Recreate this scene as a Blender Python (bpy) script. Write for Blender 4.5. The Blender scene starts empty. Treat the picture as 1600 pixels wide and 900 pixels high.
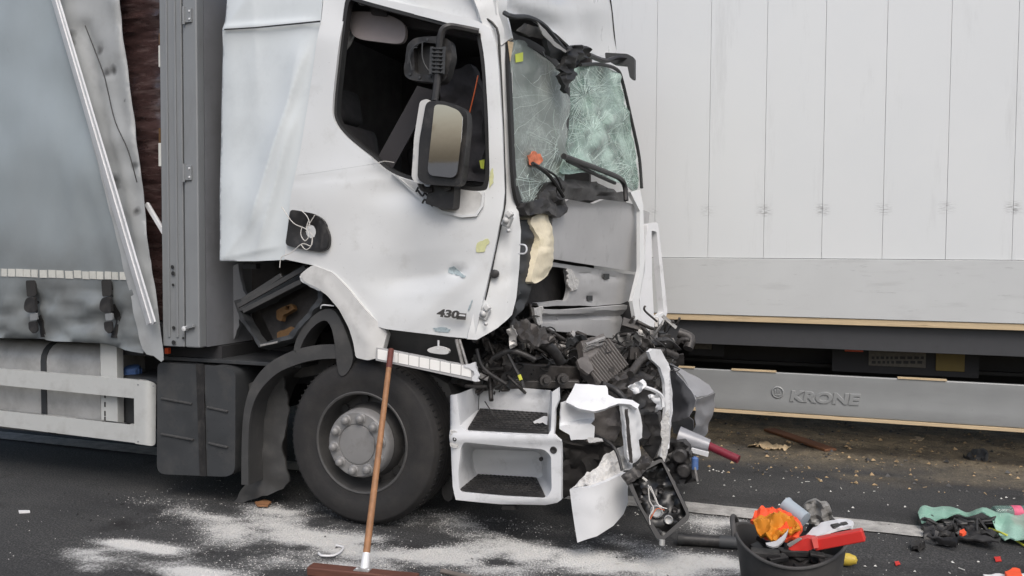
import bpy, bmesh, math, random
from mathutils import Vector, Matrix, noise
from mathutils.geometry import delaunay_2d_cdt
random.seed(7)
rad = math.radians
SC = bpy.context.scene
COL = SC.collection

# ------------------------------------------------------------------ camera
F = 1333.0
CL = Vector((0, 0, 1.65))
RM = (Matrix.Rotation(rad(19.6), 3, 'Z') @ Matrix.Rotation(rad(90 - 2.4), 3, 'X') @ Matrix.Rotation(rad(0.35), 3, 'Z'))
cd = bpy.data.cameras.new('camera')
cam = bpy.data.objects.new('camera', cd)
COL.objects.link(cam)
cam.matrix_world = Matrix.Translation(CL) @ RM.to_4x4()
cd.sensor_width = 36
cd.lens = 36 * F / 1600
cd.clip_end = 2000
SC.camera = cam

# ------------------------------------------------------------------ sky, sun, exposure
SUN_EL, SUN_AZ = 50, 148          # azimuth: direction the light comes from, clockwise from +Y
w = bpy.data.worlds.new('World')
SC.world = w
w.use_nodes = True
nt = w.node_tree
bg = nt.nodes['Background']
sk = nt.nodes.new('ShaderNodeTexSky')
sk.sky_type = 'NISHITA'
sk.sun_disc = False
sk.sun_elevation = rad(SUN_EL)
sk.sun_rotation = rad(SUN_AZ)
sk.air_density = 1.0
sk.dust_density = 4.0
hs = nt.nodes.new('ShaderNodeHueSaturation')   # overcast: a grey sky
hs.inputs['Saturation'].default_value = 0.9
nt.links.new(sk.outputs[0], hs.inputs['Color'])
nt.links.new(hs.outputs[0], bg.inputs['Color'])
bg.inputs['Strength'].default_value = 0.13
sd = bpy.data.lights.new('sun', 'SUN')
sd.energy = 1.1
sd.angle = rad(35)
sd.color = (1, .99, .975)
so = bpy.data.objects.new('sun', sd)
COL.objects.link(so)
a = rad(SUN_AZ)
dirv = Vector((math.sin(a) * math.cos(rad(SUN_EL)), math.cos(a) * math.cos(rad(SUN_EL)), math.sin(rad(SUN_EL))))
so.rotation_euler = dirv.to_track_quat('Z', 'Y').to_euler()
so.location = (0, -5, 10)
SC.view_settings.view_transform = 'Standard'
SC.view_settings.look = 'None'
SC.view_settings.exposure = 0.26
SC.view_settings.gamma = 1

# ------------------------------------------------------------------ measuring: a point of the photograph on a plane of the place
def ray(px, py):
    return RM @ Vector(((px - 800) / F, -(py - 450) / F, -1))
def onY(px, py, Y):
    d = ray(px, py); return CL + d * (Y / d.y)
def onX(px, py, X):
    d = ray(px, py); return CL + d * (X / d.x)
def onZ(px, py, Z=0.0):
    d = ray(px, py); return CL + d * ((Z - CL.z) / d.z)
def YP(Y):
    return lambda px, py: onY(px, py, Y)
def PL(a, b, c):
    p, q, r = [onY(*t) for t in (a, b, c)]
    n = (q - p).cross(r - p).normalized()
    def f(px, py):
        d = ray(px, py); return CL + d * ((p - CL).dot(n) / d.dot(n))
    return f
def S(r, g=None, b=None):
    if g is None: g = b = r
    return tuple(((c / 255 + .055) / 1.055) ** 2.4 if c > 10 else c / 255 / 12.92 for c in (r, g, b))

# ------------------------------------------------------------------ materials
def nd(t, ty, **kw):
    n = t.nodes.new(ty)
    for k, v in kw.items():
        if k in n.inputs: n.inputs[k].default_value = v
        else: setattr(n, k, v)
    return n
def c4(c): return (c[0], c[1], c[2], 1)
def ramp(t, src, lo, hi):
    n = nd(t, 'ShaderNodeMapRange'); n.inputs['From Min'].default_value = lo; n.inputs['From Max'].default_value = hi
    t.links.new(src, n.inputs['Value']); return n.outputs[0]
def mixc(t, fac, a, b):
    n = t.nodes.new('ShaderNodeMix'); n.data_type = 'RGBA'
    for i, v in ((0, fac), (6, a), (7, b)):
        if hasattr(v, 'default_value') or hasattr(v, 'is_linked'): t.links.new(v, n.inputs[i])
        else: n.inputs[i].default_value = v if i == 0 else c4(v)
    return n.outputs[2]
def nz(t, co, scale, detail=5, rough=.6, stretch=None):
    if stretch:
        mp = nd(t, 'ShaderNodeMapping'); mp.inputs['Scale'].default_value = stretch
        t.links.new(co, mp.inputs['Vector']); co = mp.outputs[0]
    n = nd(t, 'ShaderNodeTexNoise', Scale=scale, Detail=detail, Roughness=rough)
    t.links.new(co, n.inputs['Vector']); return n.outputs['Fac']
def M(name, col, rough=.5, metal=0, var=.12, vs=5, bump=0, bs=60, dirt=None, dirt2=None, spec=.5, coat=0, stretch=None):
    m = bpy.data.materials.new(name); m.use_nodes = True; t = m.node_tree
    b = t.nodes['Principled BSDF']
    co = nd(t, 'ShaderNodeTexCoord').outputs['Object']
    f = nz(t, co, vs, stretch=stretch)
    c = mixc(t, ramp(t, f, .3, .7), tuple(x * (1 - var) for x in col), tuple(min(1, x * (1 + var)) for x in col))
    for d in (dirt, dirt2):
        if d:   # (colour, scale, low, high, strength[, stretch])
            g = ramp(t, nz(t, co, d[1], 8, .68, d[5] if len(d) > 5 else None), d[2], d[3])
            k = nd(t, 'ShaderNodeMath', operation='MULTIPLY'); t.links.new(g, k.inputs[0]); k.inputs[1].default_value = d[4]
            c = mixc(t, k.outputs[0], c, d[0])
    t.links.new(c, b.inputs['Base Color'])
    r = nd(t, 'ShaderNodeMapRange'); r.inputs['To Min'].default_value = max(.02, rough - .1); r.inputs['To Max'].default_value = min(1, rough + .12)
    t.links.new(f, r.inputs['Value']); t.links.new(r.outputs[0], b.inputs['Roughness'])
    b.inputs['Metallic'].default_value = metal
    b.inputs['Specular IOR Level'].default_value = spec
    if coat: b.inputs['Coat Weight'].default_value = coat; b.inputs['Coat Roughness'].default_value = .12
    if bump:
        bp = nd(t, 'ShaderNodeBump', Strength=bump, Distance=.02)
        t.links.new(nz(t, co, bs, 6, .6, stretch), bp.inputs['Height']); t.links.new(bp.outputs[0], b.inputs['Normal'])
    return m

def stains(m, o, pts, col=S(48, 47, 46)):
    t = m.node_tree; b = t.nodes['Principled BSDF']; c = b.inputs['Base Color'].links[0].from_socket
    co = nd(t, 'ShaderNodeTexCoord').outputs['Object']
    wb = nd(t, 'ShaderNodeTexNoise', Scale=18.0, Detail=4.0); t.links.new(co, wb.inputs['Vector'])
    ad = nd(t, 'ShaderNodeVectorMath', operation='MULTIPLY_ADD'); t.links.new(wb.outputs['Color'], ad.inputs[0]); ad.inputs[1].default_value = (.04,) * 3; t.links.new(co, ad.inputs[2])
    for p, r in pts:
        q = p - WL[o] + Vector((.02, .02, .02))
        d = nd(t, 'ShaderNodeVectorMath', operation='DISTANCE'); t.links.new(ad.outputs[0], d.inputs[0]); d.inputs[1].default_value = q
        k = nd(t, 'ShaderNodeMath', operation='MULTIPLY'); t.links.new(ramp(t, d.outputs['Value'], r * 1.3, r * .3), k.inputs[0]); k.inputs[1].default_value = .8
        c = mixc(t, k.outputs[0], c, col)
    t.links.new(c, b.inputs['Base Color'])
GRIME = S(120, 116, 108)
m_white = M('white_paint', (.72, .735, .735), .3, var=.02, vs=2, coat=.5, dirt=(S(168, 166, 160), 7, .55, .85, .45), dirt2=(S(95, 92, 86), 42, .66, .72, .5))
m_whitep = M('white_plastic', (.72, .73, .74), .45, var=.03, dirt=(S(120, 118, 112), 7, .55, .8, .55), dirt2=(S(60, 58, 55), 40, .66, .74, .5), bump=.05)
m_cabrear = M('pale_blue_white_paint', (.675, .72, .735), .3, var=.02, vs=2, coat=.4, dirt=(S(150, 155, 158), 3, .5, .85, .3))
m_greyp = M('grey_panel_paint', S(180, 180, 180), .45, var=.05, vs=4, dirt=(S(115, 114, 112), 9, .55, .8, .5), dirt2=(S(55), 35, .67, .75, .5))
m_arch = M('pale_grey_plastic', S(205, 205, 203), .5, var=.06, dirt=(S(135, 133, 128), 6, .5, .8, .5))
m_black = M('black_plastic', S(42, 41, 41), .45, var=.3, dirt=(S(100, 97, 93), 11, .5, .8, .5), bump=.08)
m_black2 = M('black_rubber_seal', S(40), .55, var=.2)
m_dark = M('dark_grey_plastic', S(57, 59, 61), .6, var=.12, dirt=(S(88, 86, 83), 7, .5, .8, .5), dirt2=(S(30), 22, .64, .7, .7), bump=.05)
m_mud = M('mudguard_plastic', S(66, 66, 66), .6, var=.12, dirt=(S(105, 102, 97), 5, .5, .8, .45), bump=.05)
m_tyre = M('tyre_rubber', S(40, 39, 39), .75, var=.12, dirt=(S(70, 67, 63), 6, .45, .8, .5), bump=.1, bs=90)
m_rim = M('grey_wheel_paint', S(140, 139, 138), .45, .2, var=.08, dirt=(S(85, 80, 76), 12, .5, .8, .5), bump=.04)
m_rimdark = M('dark_wheel_well', S(84, 83, 82), .6, .2, var=.12, dirt=(S(45), 9, .45, .8, .6))
m_curtain = M('grey_tarpaulin', S(156, 166, 171), .34, var=.05, vs=2, dirt=(S(124, 126, 127), 1.2, .42, .85, .35, (1, 1, .5)), dirt2=(S(90), 9, .66, .78, .25), bump=.03, bs=250, spec=.5)
m_flap = M('pale_tarpaulin', S(158, 161, 162), .45, var=.05, dirt=(S(120, 120, 118), 4, .5, .8, .5), dirt2=(S(40), 8, .66, .74, .8), bump=.03, bs=200)
m_hem = M('white_reflective_squares', S(205, 205, 198), .4, var=.08, dirt=(S(140), 18, .5, .8, .5))
m_refl = M('white_retroreflector', (.97, .96, .92), .3, var=.02, dirt=(S(190, 185, 170), 25, .6, .8, .3))
m_strap = M('black_webbing', S(45, 44, 43), .8, var=.2, bump=.2, bs=300)
m_alu = M('brushed_aluminium', S(222, 223, 224), .35, .12, var=.06, vs=12, stretch=(1, 1, .1), dirt=(S(150), 10, .5, .8, .4))
m_post = M('grey_steel_paint', S(134, 137, 139), .45, .1, var=.05, vs=3, dirt=(S(105, 103, 101), 6, .5, .8, .5, (1, 1, .25)), dirt2=(S(70, 62, 55), 30, .67, .74, .6))
m_bulk = M('grey_bulkhead_paint', S(124, 126, 130), .5, var=.06, dirt=(S(80), 4, .5, .8, .4))
m_tank = M('aluminium_tank', S(190, 190, 188), .42, .12, var=.07, vs=4, dirt=(S(115, 112, 108), 5, .45, .8, .6), bump=.02)
m_rail = M('pale_grey_rail', S(192, 194, 192), .42, .1, var=.04, dirt=(S(130, 128, 122), 5, .5, .8, .5), dirt2=(S(60), 30, .68, .74, .5))
m_inner = M('dark_cab_trim', S(98, 94, 95), .85, var=.2, vs=8, bump=.05)
m_roofl = M('grey_headliner', S(78, 75, 76), .9, var=.1)
m_seat = M('dark_seat_cloth', S(70, 68, 70), .9, var=.25, vs=14, bump=.1, bs=200)
m_visor = M('grey_visor_cloth', S(150, 143, 143), .85, var=.07, vs=9, bump=.05, bs=200)
m_metal = M('oily_dark_metal', S(76, 73, 71), .45, .2, var=.35, vs=14, dirt=(S(28, 26, 25), 9, .4, .7, .8), bump=.15, bs=40)
m_metal2 = M('bare_torn_metal', S(168, 166, 163), .38, .3, var=.2, vs=12, dirt=(S(60, 56, 52), 10, .45, .7, .7), bump=.15, bs=40)
m_rust = M('rusty_brown_metal', S(112, 84, 52), .6, .3, var=.3, vs=12, dirt=(S(50, 40, 30), 10, .45, .75, .7), bump=.1)
m_rad = M('radiator_fins', S(108, 104, 101), .5, .15, var=.25, vs=30, dirt=(S(55, 50, 46), 8, .45, .75, .7), bump=.15)
m_firewall = M('dark_firewall', S(54, 52, 51), .8, var=.35, vs=8, bump=.2, bs=20)
m_foam = M('yellowish_foam', S(228, 218, 192), .7, var=.1, vs=10, dirt=(S(160, 150, 90), 7, .55, .75, .6), bump=.2, bs=30)
m_torn = M('torn_fibre_plastic', S(208, 207, 204), .85, var=.12, vs=30, dirt=(S(95, 90, 84), 18, .52, .75, .7), bump=.6, bs=45)
m_cargo = M('shrink_wrapped_goods', S(66, 50, 49), .25, var=.4, vs=3, stretch=(1, 1, 3), dirt=(S(135, 118, 116), 4, .52, .75, .55, (1, 1, 6)), bump=.35, bs=12, coat=.9)
m_wood = M('worn_broom_wood', S(150, 108, 74), .6, var=.25, vs=14, stretch=(3, 3, .5), dirt=(S(95, 66, 46), 9, .5, .8, .7), bump=.08)
m_board = M('dark_red_brown_wood', S(98, 62, 50), .65, var=.2, vs=10, stretch=(.6, 6, 6), bump=.1)
m_ply = M('raw_plywood_edge', S(205, 183, 148), .7, var=.15, vs=3, stretch=(1, 1, 22), dirt=(S(120, 96, 70), 3, .56, .72, .6, (1, 1, 14)), bump=.1)
m_chass = M('trailer_chassis_paint', S(62, 63, 66), .6, var=.12, dirt=(S(40), 5, .5, .8, .5))
m_chassd = M('dark_underbody', S(48, 48, 50), .8, var=.2)
m_red = M('red_plastic', S(205, 52, 46), .4, var=.08, dirt=(S(160, 60, 55), 8, .55, .8, .4))
m_reddk = M('dark_red_paint', S(122, 32, 48), .45, var=.12, dirt=(S(80, 40, 45), 8, .5, .8, .5))
m_orange = M('hi_vis_orange_cloth', S(238, 88, 48), .75, var=.1, vs=12, bump=.1, bs=120)
m_amber = M('amber_cloth', S(200, 126, 22), .7, var=.12, vs=9, dirt=(S(150, 85, 20), 11, .55, .75, .5), bump=.1, bs=80)
m_yellow = M('yellow_plastic', S(196, 170, 66), .5, var=.1, dirt=(S(140, 120, 60), 9, .5, .8, .5))
m_blue = M('blue_cap_plastic', S(78, 108, 160), .5, var=.12, dirt=(S(140, 150, 170), 20, .55, .75, .4))
m_greycan = M('pale_blue_grey_plastic', S(158, 168, 175), .45, var=.06)
m_paper = M('white_plastic_sheet', S(222, 222, 222), .6, var=.05, dirt=(S(110), 9, .6, .75, .7))
m_bucket = M('black_rubber_tub', S(66, 65, 64), .6, var=.1, vs=4, dirt=(S(105, 102, 98), 5, .5, .8, .5), bump=.05)
m_sheetm = M('crumpled_grey_sheet', S(150, 151, 155), .35, .15, var=.08, dirt=(S(95), 6, .5, .8, .5))
m_cableY = M('yellow_cable', S(196, 196, 70), .5)
m_cableW = M('white_cable', S(205, 202, 196), .5)
m_cableO = M('orange_cable', S(190, 92, 50), .5)
m_chalk = M('yellow_crayon_mark', S(208, 209, 160), .9, var=.1, vs=60)
m_scuff = M('blue_grey_scuff', S(168, 182, 186), .7, var=.25, vs=50, dirt=(S(80, 90, 95), 60, .5, .7, .7))
m_letter = M('dark_badge_metal', S(92, 90, 88), .35, .5)
m_lens = M('clear_lamp_lens', S(180, 180, 178), .15, .3, var=.1)
m_vis = M('hi_vis_sticker', S(196, 208, 84), .5)
m_plate = M('weathered_plate', S(92, 88, 80), .6, var=.25, vs=40)
m_plateY = M('dull_yellow_plate', S(112, 96, 46), .6, var=.15)
m_marker = M('orange_marker_lens', S(214, 84, 44), .3)
m_pink = M('pink_label_print', S(206, 92, 120), .5, var=.2, vs=30)

def glass_mat(name, tint, crackscale, haze, crack_amt, seed, dcol=S(168, 205, 190)):
    m = bpy.data.materials.new(name); m.use_nodes = True; t = m.node_tree
    for n in list(t.nodes): t.nodes.remove(n)
    out = nd(t, 'ShaderNodeOutputMaterial')
    co = nd(t, 'ShaderNodeTexCoord').outputs['Object']
    wob = nd(t, 'ShaderNodeTexNoise', Scale=4.0, Detail=3.0); t.links.new(co, wob.inputs['Vector'])
    add = nd(t, 'ShaderNodeVectorMath', operation='MULTIPLY_ADD')
    t.links.new(wob.outputs['Color'], add.inputs[0]); add.inputs[1].default_value = (.12, .12, .12); t.links.new(co, add.inputs[2])
    masks = []
    v = nd(t, 'ShaderNodeTexVoronoi', feature='DISTANCE_TO_EDGE', Scale=crackscale * .6, Randomness=1.0); t.links.new(add.outputs[0], v.inputs['Vector'])
    masks.append(ramp(t, v.outputs['Distance'], .006, 0))
    fib = None
    for sc_, wd, st_ in ((crackscale * 1.6, .012, (1, 1, .6)), (crackscale * 3.2, .022, (.6, 1.4, 1)), (crackscale * 6, .03, (1, .6, 1.3))):
        n_ = nz(t, add.outputs[0], sc_, 2, .5, st_)
        q1 = nd(t, 'ShaderNodeMath', operation='SUBTRACT'); t.links.new(n_, q1.inputs[0]); q1.inputs[1].default_value = .5
        q2 = nd(t, 'ShaderNodeMath', operation='ABSOLUTE'); t.links.new(q1.outputs[0], q2.inputs[0])
        l_ = ramp(t, q2.outputs[0], wd, 0)
        if fib is None: fib = l_
        else:
            q3 = nd(t, 'ShaderNodeMath', operation='MAXIMUM'); t.links.new(fib, q3.inputs[0]); t.links.new(l_, q3.inputs[1]); fib = q3.outputs[0]
    masks.append(fib)
    zone = ramp(t, nz(t, co, 2.2 + seed, 3), .42, .62)
    k = nd(t, 'ShaderNodeMath', operation='MULTIPLY'); t.links.new(masks[1], k.inputs[0]); t.links.new(zone, k.inputs[1])
    cr = nd(t, 'ShaderNodeMath', operation='MAXIMUM'); t.links.new(masks[0], cr.inputs[0]); t.links.new(k.outputs[0], cr.inputs[1])
    trans = nd(t, 'ShaderNodeBsdfTransparent'); trans.inputs[0].default_value = c4(tint)
    gl = nd(t, 'ShaderNodeBsdfGlossy', Roughness=.06)
    lw = nd(t, 'ShaderNodeLayerWeight', Blend=.25)
    mx = nd(t, 'ShaderNodeMixShader'); t.links.new(ramp(t, lw.outputs['Fresnel'], 0, .9), mx.inputs[0]); t.links.new(trans.outputs[0], mx.inputs[1]); t.links.new(gl.outputs[0], mx.inputs[2])
    df = nd(t, 'ShaderNodeBsdfPrincipled', Roughness=.4)
    df.inputs['Base Color'].default_value = c4(dcol)
    hz = nd(t, 'ShaderNodeMath', operation='MULTIPLY_ADD'); t.links.new(zone, hz.inputs[0]); hz.inputs[1].default_value = haze[1]; hz.inputs[2].default_value = haze[0]
    m2 = nd(t, 'ShaderNodeMixShader'); t.links.new(hz.outputs[0], m2.inputs[0]); t.links.new(mx.outputs[0], m2.inputs[1]); t.links.new(df.outputs[0], m2.inputs[2])
    d2 = nd(t, 'ShaderNodeBsdfPrincipled', Roughness=.3); d2.inputs['Base Color'].default_value = c4(S(215, 232, 225))
    k2 = nd(t, 'ShaderNodeMath', operation='MULTIPLY'); t.links.new(cr.outputs[0], k2.inputs[0]); k2.inputs[1].default_value = crack_amt
    m3 = nd(t, 'ShaderNodeMixShader'); t.links.new(k2.outputs[0], m3.inputs[0]); t.links.new(m2.outputs[0], m3.inputs[1]); t.links.new(d2.outputs[0], m3.inputs[2])
    t.links.new(m3.outputs[0], out.inputs['Surface'])
    return m
m_glassL = glass_mat('cracked_windscreen_grey', (.84, .88, .86), 4, (.36, .14), .28, 0, S(186, 196, 190))
m_glassR = glass_mat('shattered_windscreen_green', (.76, .85, .81), 8, (.26, .30), .5, .7, S(200, 226, 214))
m_glassG = glass_mat('green_broken_glass', (.6, .8, .72), 12, (.6, .25), .4, .3, S(160, 205, 186))
m_clear = glass_mat('clear_bottle_plastic', (.85, .88, .92), 30, (.18, .1), .05, .2)
mm = bpy.data.materials.new('mirror_glass'); mm.use_nodes = True
b_ = mm.node_tree.nodes['Principled BSDF']; b_.inputs['Metallic'].default_value = 1; b_.inputs['Roughness'].default_value = .03; b_.inputs['Base Color'].default_value = (.85, .85, .85, 1)
t_ = mm.node_tree; bp_ = nd(t_, 'ShaderNodeBump', Strength=.008, Distance=.01); t_.links.new(nz(t_, nd(t_, 'ShaderNodeTexCoord').outputs['Object'], 9, 2), bp_.inputs['Height']); t_.links.new(bp_.outputs[0], b_.inputs['Normal'])
m_mirror = mm

# ------------------------------------------------------------------ mesh tools (all in world metres)
WL = {}
def tag(o, label=None, cat=None, group=None, kind=None):
    for k, v in (('label', label), ('category', cat), ('group', group), ('kind', kind)):
        if v: o[k] = v
    return o
def empty(name, loc, label, cat, group=None):
    o = bpy.data.objects.new(name, None); COL.objects.link(o); o.location = loc; WL[o] = Vector(loc)
    o.empty_display_size = .1
    return tag(o, label, cat, group)
class MB:
    def __init__(s): s.v = []; s.f = []; s.bv = False
    def add(s, vs, fs):
        n = len(s.v); s.v += [Vector(v) for v in vs]; s.f += [tuple(i + n for i in f) for f in fs]; return s
    def box(s, c, size, rot=None, bev=0):
        c = Vector(c); hx, hy, hz = [x / 2 for x in size]
        bm = bmesh.new(); bmesh.ops.create_cube(bm, size=1)
        for v in bm.verts: v.co = Vector((v.co.x * size[0], v.co.y * size[1], v.co.z * size[2]))
        if bev: s.bv = True
        if bev: bmesh.ops.bevel(bm, geom=bm.edges[:], offset=bev, segments=2, affect='EDGES', profile=.5)
        R = rot if rot is not None else Matrix.Identity(3)
        bm.verts.index_update()
        s.add([R @ v.co + c for v in bm.verts], [[v.index for v in f.verts] for f in bm.faces]); bm.free(); return s
    def span(s, a, b, bev=0):
        a, b = Vector(a), Vector(b); return s.box((a + b) / 2, [abs(x) for x in (b - a)], None, bev)
    def bar(s, a, b, wd, ht, up=(0, 0, 1), bev=0):
        a, b = Vector(a), Vector(b); d = (b - a); L = d.length; x = d.normalized(); u = Vector(up)
        y = u.cross(x)
        if y.length < 1e-4: y = Vector((0, 1, 0)).cross(x)
        y.normalize(); z = x.cross(y)
        return s.box((a + b) / 2, (L, wd, ht), Matrix((x, y, z)).transposed(), bev)
    def tube(s, pts, r, n=8, cap=True, smooth=0):
        pts = [Vector(p) for p in pts]
        if smooth and len(pts) > 2: pts = crv(pts, smooth)
        rr = r if isinstance(r, (list, tuple)) else None
        rings = []; pn = None
        for i, p in enumerate(pts):
            t = (pts[min(i + 1, len(pts) - 1)] - pts[max(i - 1, 0)]).normalized()
            if pn is None:
                pn = t.cross(Vector((0, 0, 1)))
                if pn.length < .1: pn = t.cross(Vector((1, 0, 0)))
            pn = (pn - t * pn.dot(t)).normalized(); q = t.cross(pn)
            ri = r if rr is None else rr[0] + (rr[-1] - rr[0]) * i / (len(pts) - 1)
            rings.append([p + (pn * math.cos(k * 2 * math.pi / n) + q * math.sin(k * 2 * math.pi / n)) * ri for k in range(n)])
        vs = [v for rg in rings for v in rg]
        fs = [(i * n + k, i * n + (k + 1) % n, (i + 1) * n + (k + 1) % n, (i + 1) * n + k) for i in range(len(pts) - 1) for k in range(n)]
        if cap: fs += [tuple(range(n))[::-1], tuple((len(pts) - 1) * n + k for k in range(n))]
        return s.add(vs, fs)
    def lathe(s, c, axis, prof, n=48):
        # prof: (radius, offset along axis)
        c = Vector(c); ax = Vector(axis).normalized()
        u = ax.cross(Vector((0, 0, 1)))
        if u.length < .1: u = ax.cross(Vector((1, 0, 0)))
        u.normalize(); w2 = ax.cross(u)
        vs = []; fs = []
        for r, h in prof:
            for k in range(n):
                t = 2 * math.pi * k / n; vs.append(c + ax * h + (u * math.cos(t) + w2 * math.sin(t)) * r)
        for i in range(len(prof) - 1):
            for k in range(n): fs.append((i * n + k, i * n + (k + 1) % n, (i + 1) * n + (k + 1) % n, (i + 1) * n + k))
        return s.add(vs, fs)
    def patch(s, P, th=.008, nu=8, nv=8, fn=None):
        # bilinear patch of four points with a thickness, fn(u,v) -> offset along the normal
        A, B, C, D = [Vector(p) for p in P]
        n = ((B - A).cross(D - A)).normalized()
        if n.dot(CL - A) < 0: n = -n
        top = []
        for j in range(nv + 1):
            for i in range(nu + 1):
                u, v = i / nu, j / nv
                p = (A * (1 - u) + B * u) * (1 - v) + (D * (1 - u) + C * u) * v
                if fn: p = p + n * fn(u, v)
                top.append(p)
        N = len(top); W = nu + 1
        vs = top + [p - n * th for p in top]
        fs = []
        for j in range(nv):
            for i in range(nu):
                q = (j * W + i, j * W + i + 1, (j + 1) * W + i + 1, (j + 1) * W + i); fs.append(q); fs.append(tuple(x + N for x in q[::-1]))
        ed = [j for j in range(W)] + [j * W + nu for j in range(1, nv + 1)] + [nv * W + i for i in range(nu - 1, -1, -1)] + [j * W for j in range(nv - 1, 0, -1)]
        for i in range(len(ed)):
            x, y = ed[i], ed[(i + 1) % len(ed)]; fs.append((x, y, y + N, x + N))
        return s.add(vs, fs)
    def build(s, name, mat, parent=None, smooth=True, ang=38, base=False):
        me = bpy.data.meshes.new(name)
        lo = Vector([min(v[i] for v in s.v) for i in range(3)]); hi = Vector([max(v[i] for v in s.v) for i in range(3)])
        o_ = (lo + hi) / 2
        if parent is None and not base: o_.z = lo.z
        if base: o_ = Vector((0, 0, 0))
        me.from_pydata([v - o_ for v in s.v], [], s.f); me.update()
        bm = bmesh.new(); bm.from_mesh(me); bmesh.ops.recalc_face_normals(bm, faces=bm.faces[:]); bm.to_mesh(me); bm.free()
        me.materials.append(mat)
        if smooth:
            me.shade_smooth()
            me.set_sharp_from_angle(angle=rad(ang))
            if s.bv:
                acc = [Vector() for _ in me.vertices]
                for p in me.polygons:
                    for i in p.vertices: acc[i] += p.normal * p.area * p.area
                for e in me.edges: e.use_edge_sharp = False
                me.normals_split_custom_set_from_vertices([a.normalized() if a.length > 1e-16 else Vector((0, 0, 1)) for a in acc])
        o = bpy.data.objects.new(name, me); COL.objects.link(o); WL[o] = o_.copy()
        if parent is not None: o.parent = parent; o.location = o_ - WL[parent]
        else: o.location = o_
        return o
def crv(pts, k, closed=False):
    n = len(pts); out = []
    for i in range(n if closed else n - 1):
        p1, p2 = pts[i], pts[(i + 1) % n]
        p0 = pts[i - 1] if (closed or i > 0) else p1
        p3 = pts[(i + 2) % n] if (closed or i + 2 < n) else p2
        for j in range(k):
            t = j / k
            out.append(.5 * ((2 * p1) + (p2 - p0) * t + (2 * p0 - 5 * p1 + 4 * p2 - p3) * t * t + (3 * p1 - p0 - 3 * p2 + p3) * t ** 3))
    if not closed: out.append(pts[-1])
    return out
def sm(pts, k=4):
    return [(v.x, v.y) for v in crv([Vector((p[0], p[1])) for p in pts], k, True)]
def rnd(pts, r=5):
    # polygon with its corners rounded
    out = []; n = len(pts)
    for i in range(n):
        p = Vector(pts[i]); a = Vector(pts[i - 1]); b = Vector(pts[(i + 1) % n])
        da, db = (a - p), (b - p); ra = min(r, da.length * .45); rb = min(r, db.length * .45)
        q0 = p + da.normalized() * ra; q1 = p + db.normalized() * rb
        for j in range(5):
            t = j / 4; v = q0 * (1 - t) ** 2 + p * 2 * t * (1 - t) + q1 * t * t; out.append((v.x, v.y))
    return out
def rag(pts, amp=2.5, step=5, seed=0):
    # polygon with torn edges
    rs = random.Random(seed); out = []
    for i in range(len(pts)):
        a, b = Vector(pts[i]), Vector(pts[(i + 1) % len(pts)]); L = (b - a).length; k = max(1, int(L / step)); nn = Vector((-(b - a).y, (b - a).x)).normalized() if L else Vector((0, 0))
        for j in range(k):
            q = a.lerp(b, j / k) + nn * (rs.uniform(-amp, amp) if j else 0); out.append((q.x, q.y))
    return out
def inside(p, poly):
    x, y = p; c = False; j = len(poly) - 1
    for i in range(len(poly)):
        xi, yi = poly[i]; xj, yj = poly[j]
        if (yi > y) != (yj > y) and x < (xj - xi) * (y - yi) / (yj - yi) + xi: c = not c
        j = i
    return c
def resamp(poly, step):
    out = []
    for i in range(len(poly)):
        a, b = Vector(poly[i]), Vector(poly[(i + 1) % len(poly)]); k = max(1, int((b - a).length / step + .5))
        for j in range(k): q = a.lerp(b, j / k); out.append((q.x, q.y))
    return out
def sheet(mb, outline, mp, th=.01, step=10, holes=(), disp=None):
    loops = [resamp(l, step) for l in [outline] + list(holes)]
    pts = []; edges = []
    for l in loops:
        n = len(pts); pts += l; edges += [(n + i, n + (i + 1) % len(l)) for i in range(len(l))]
    xs = [p[0] for p in loops[0]]; ys = [p[1] for p in loops[0]]
    bset = list(pts); rs = random.Random(3)
    y = min(ys) + step * .5; row = 0
    while y < max(ys):
        x = min(xs) + step * (.5 if row % 2 else .25)
        while x < max(xs):
            p = (x + rs.uniform(-.12, .12) * step, y + rs.uniform(-.12, .12) * step)
            if inside(p, loops[0]) and not any(inside(p, h) for h in loops[1:]):
                if min((p[0] - q[0]) ** 2 + (p[1] - q[1]) ** 2 for q in bset) > (step * .45) ** 2: pts.append(p)
            x += step
        y += step * .87; row += 1
    vo, _, fo, _, _, _ = delaunay_2d_cdt([Vector(p) for p in pts], edges, [], 0, 1e-4)
    fs = []
    for f in fo:
        c = sum((vo[i] for i in f), Vector((0, 0))) / len(f)
        if inside(c, loops[0]) and not any(inside(c, h) for h in loops[1:]): fs.append(list(f))
    top = []; bot = []
    for v in vo:
        p = mp(v.x, v.y); n = (mp(v.x + 2, v.y) - p).cross(mp(v.x, v.y + 2) - p).normalized()
        if n.dot(CL - p) < 0: n = -n
        if disp: p = p + n * disp(v.x, v.y)
        top.append(p); bot.append(p - n * th)
    N = len(top); ec = {}
    for f in fs:
        for i in range(len(f)):
            a, b = f[i], f[(i + 1) % len(f)]
            k = (min(a, b), max(a, b)); ec[k] = ec.get(k, []) + [(a, b)]
    out = [tuple(f) for f in fs] + [tuple(i + N for i in f[::-1]) for f in fs]
    for k, l in ec.items():
        if len(l) == 1: a, b = l[0]; out.append((b, a, a + N, b + N))
    used = sorted({i for f in out for i in f}); mpi = {u: i for i, u in enumerate(used)}
    al = top + bot
    mb.add([al[u] for u in used], [tuple(mpi[i] for i in f) for f in out])
    return mb
def SH(name, outline, mp, mat, parent, th=.01, step=10, holes=(), disp=None, **kw):
    return sheet(MB(), outline, mp, th, step, holes, disp).build(name, mat, parent, **kw)
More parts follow.
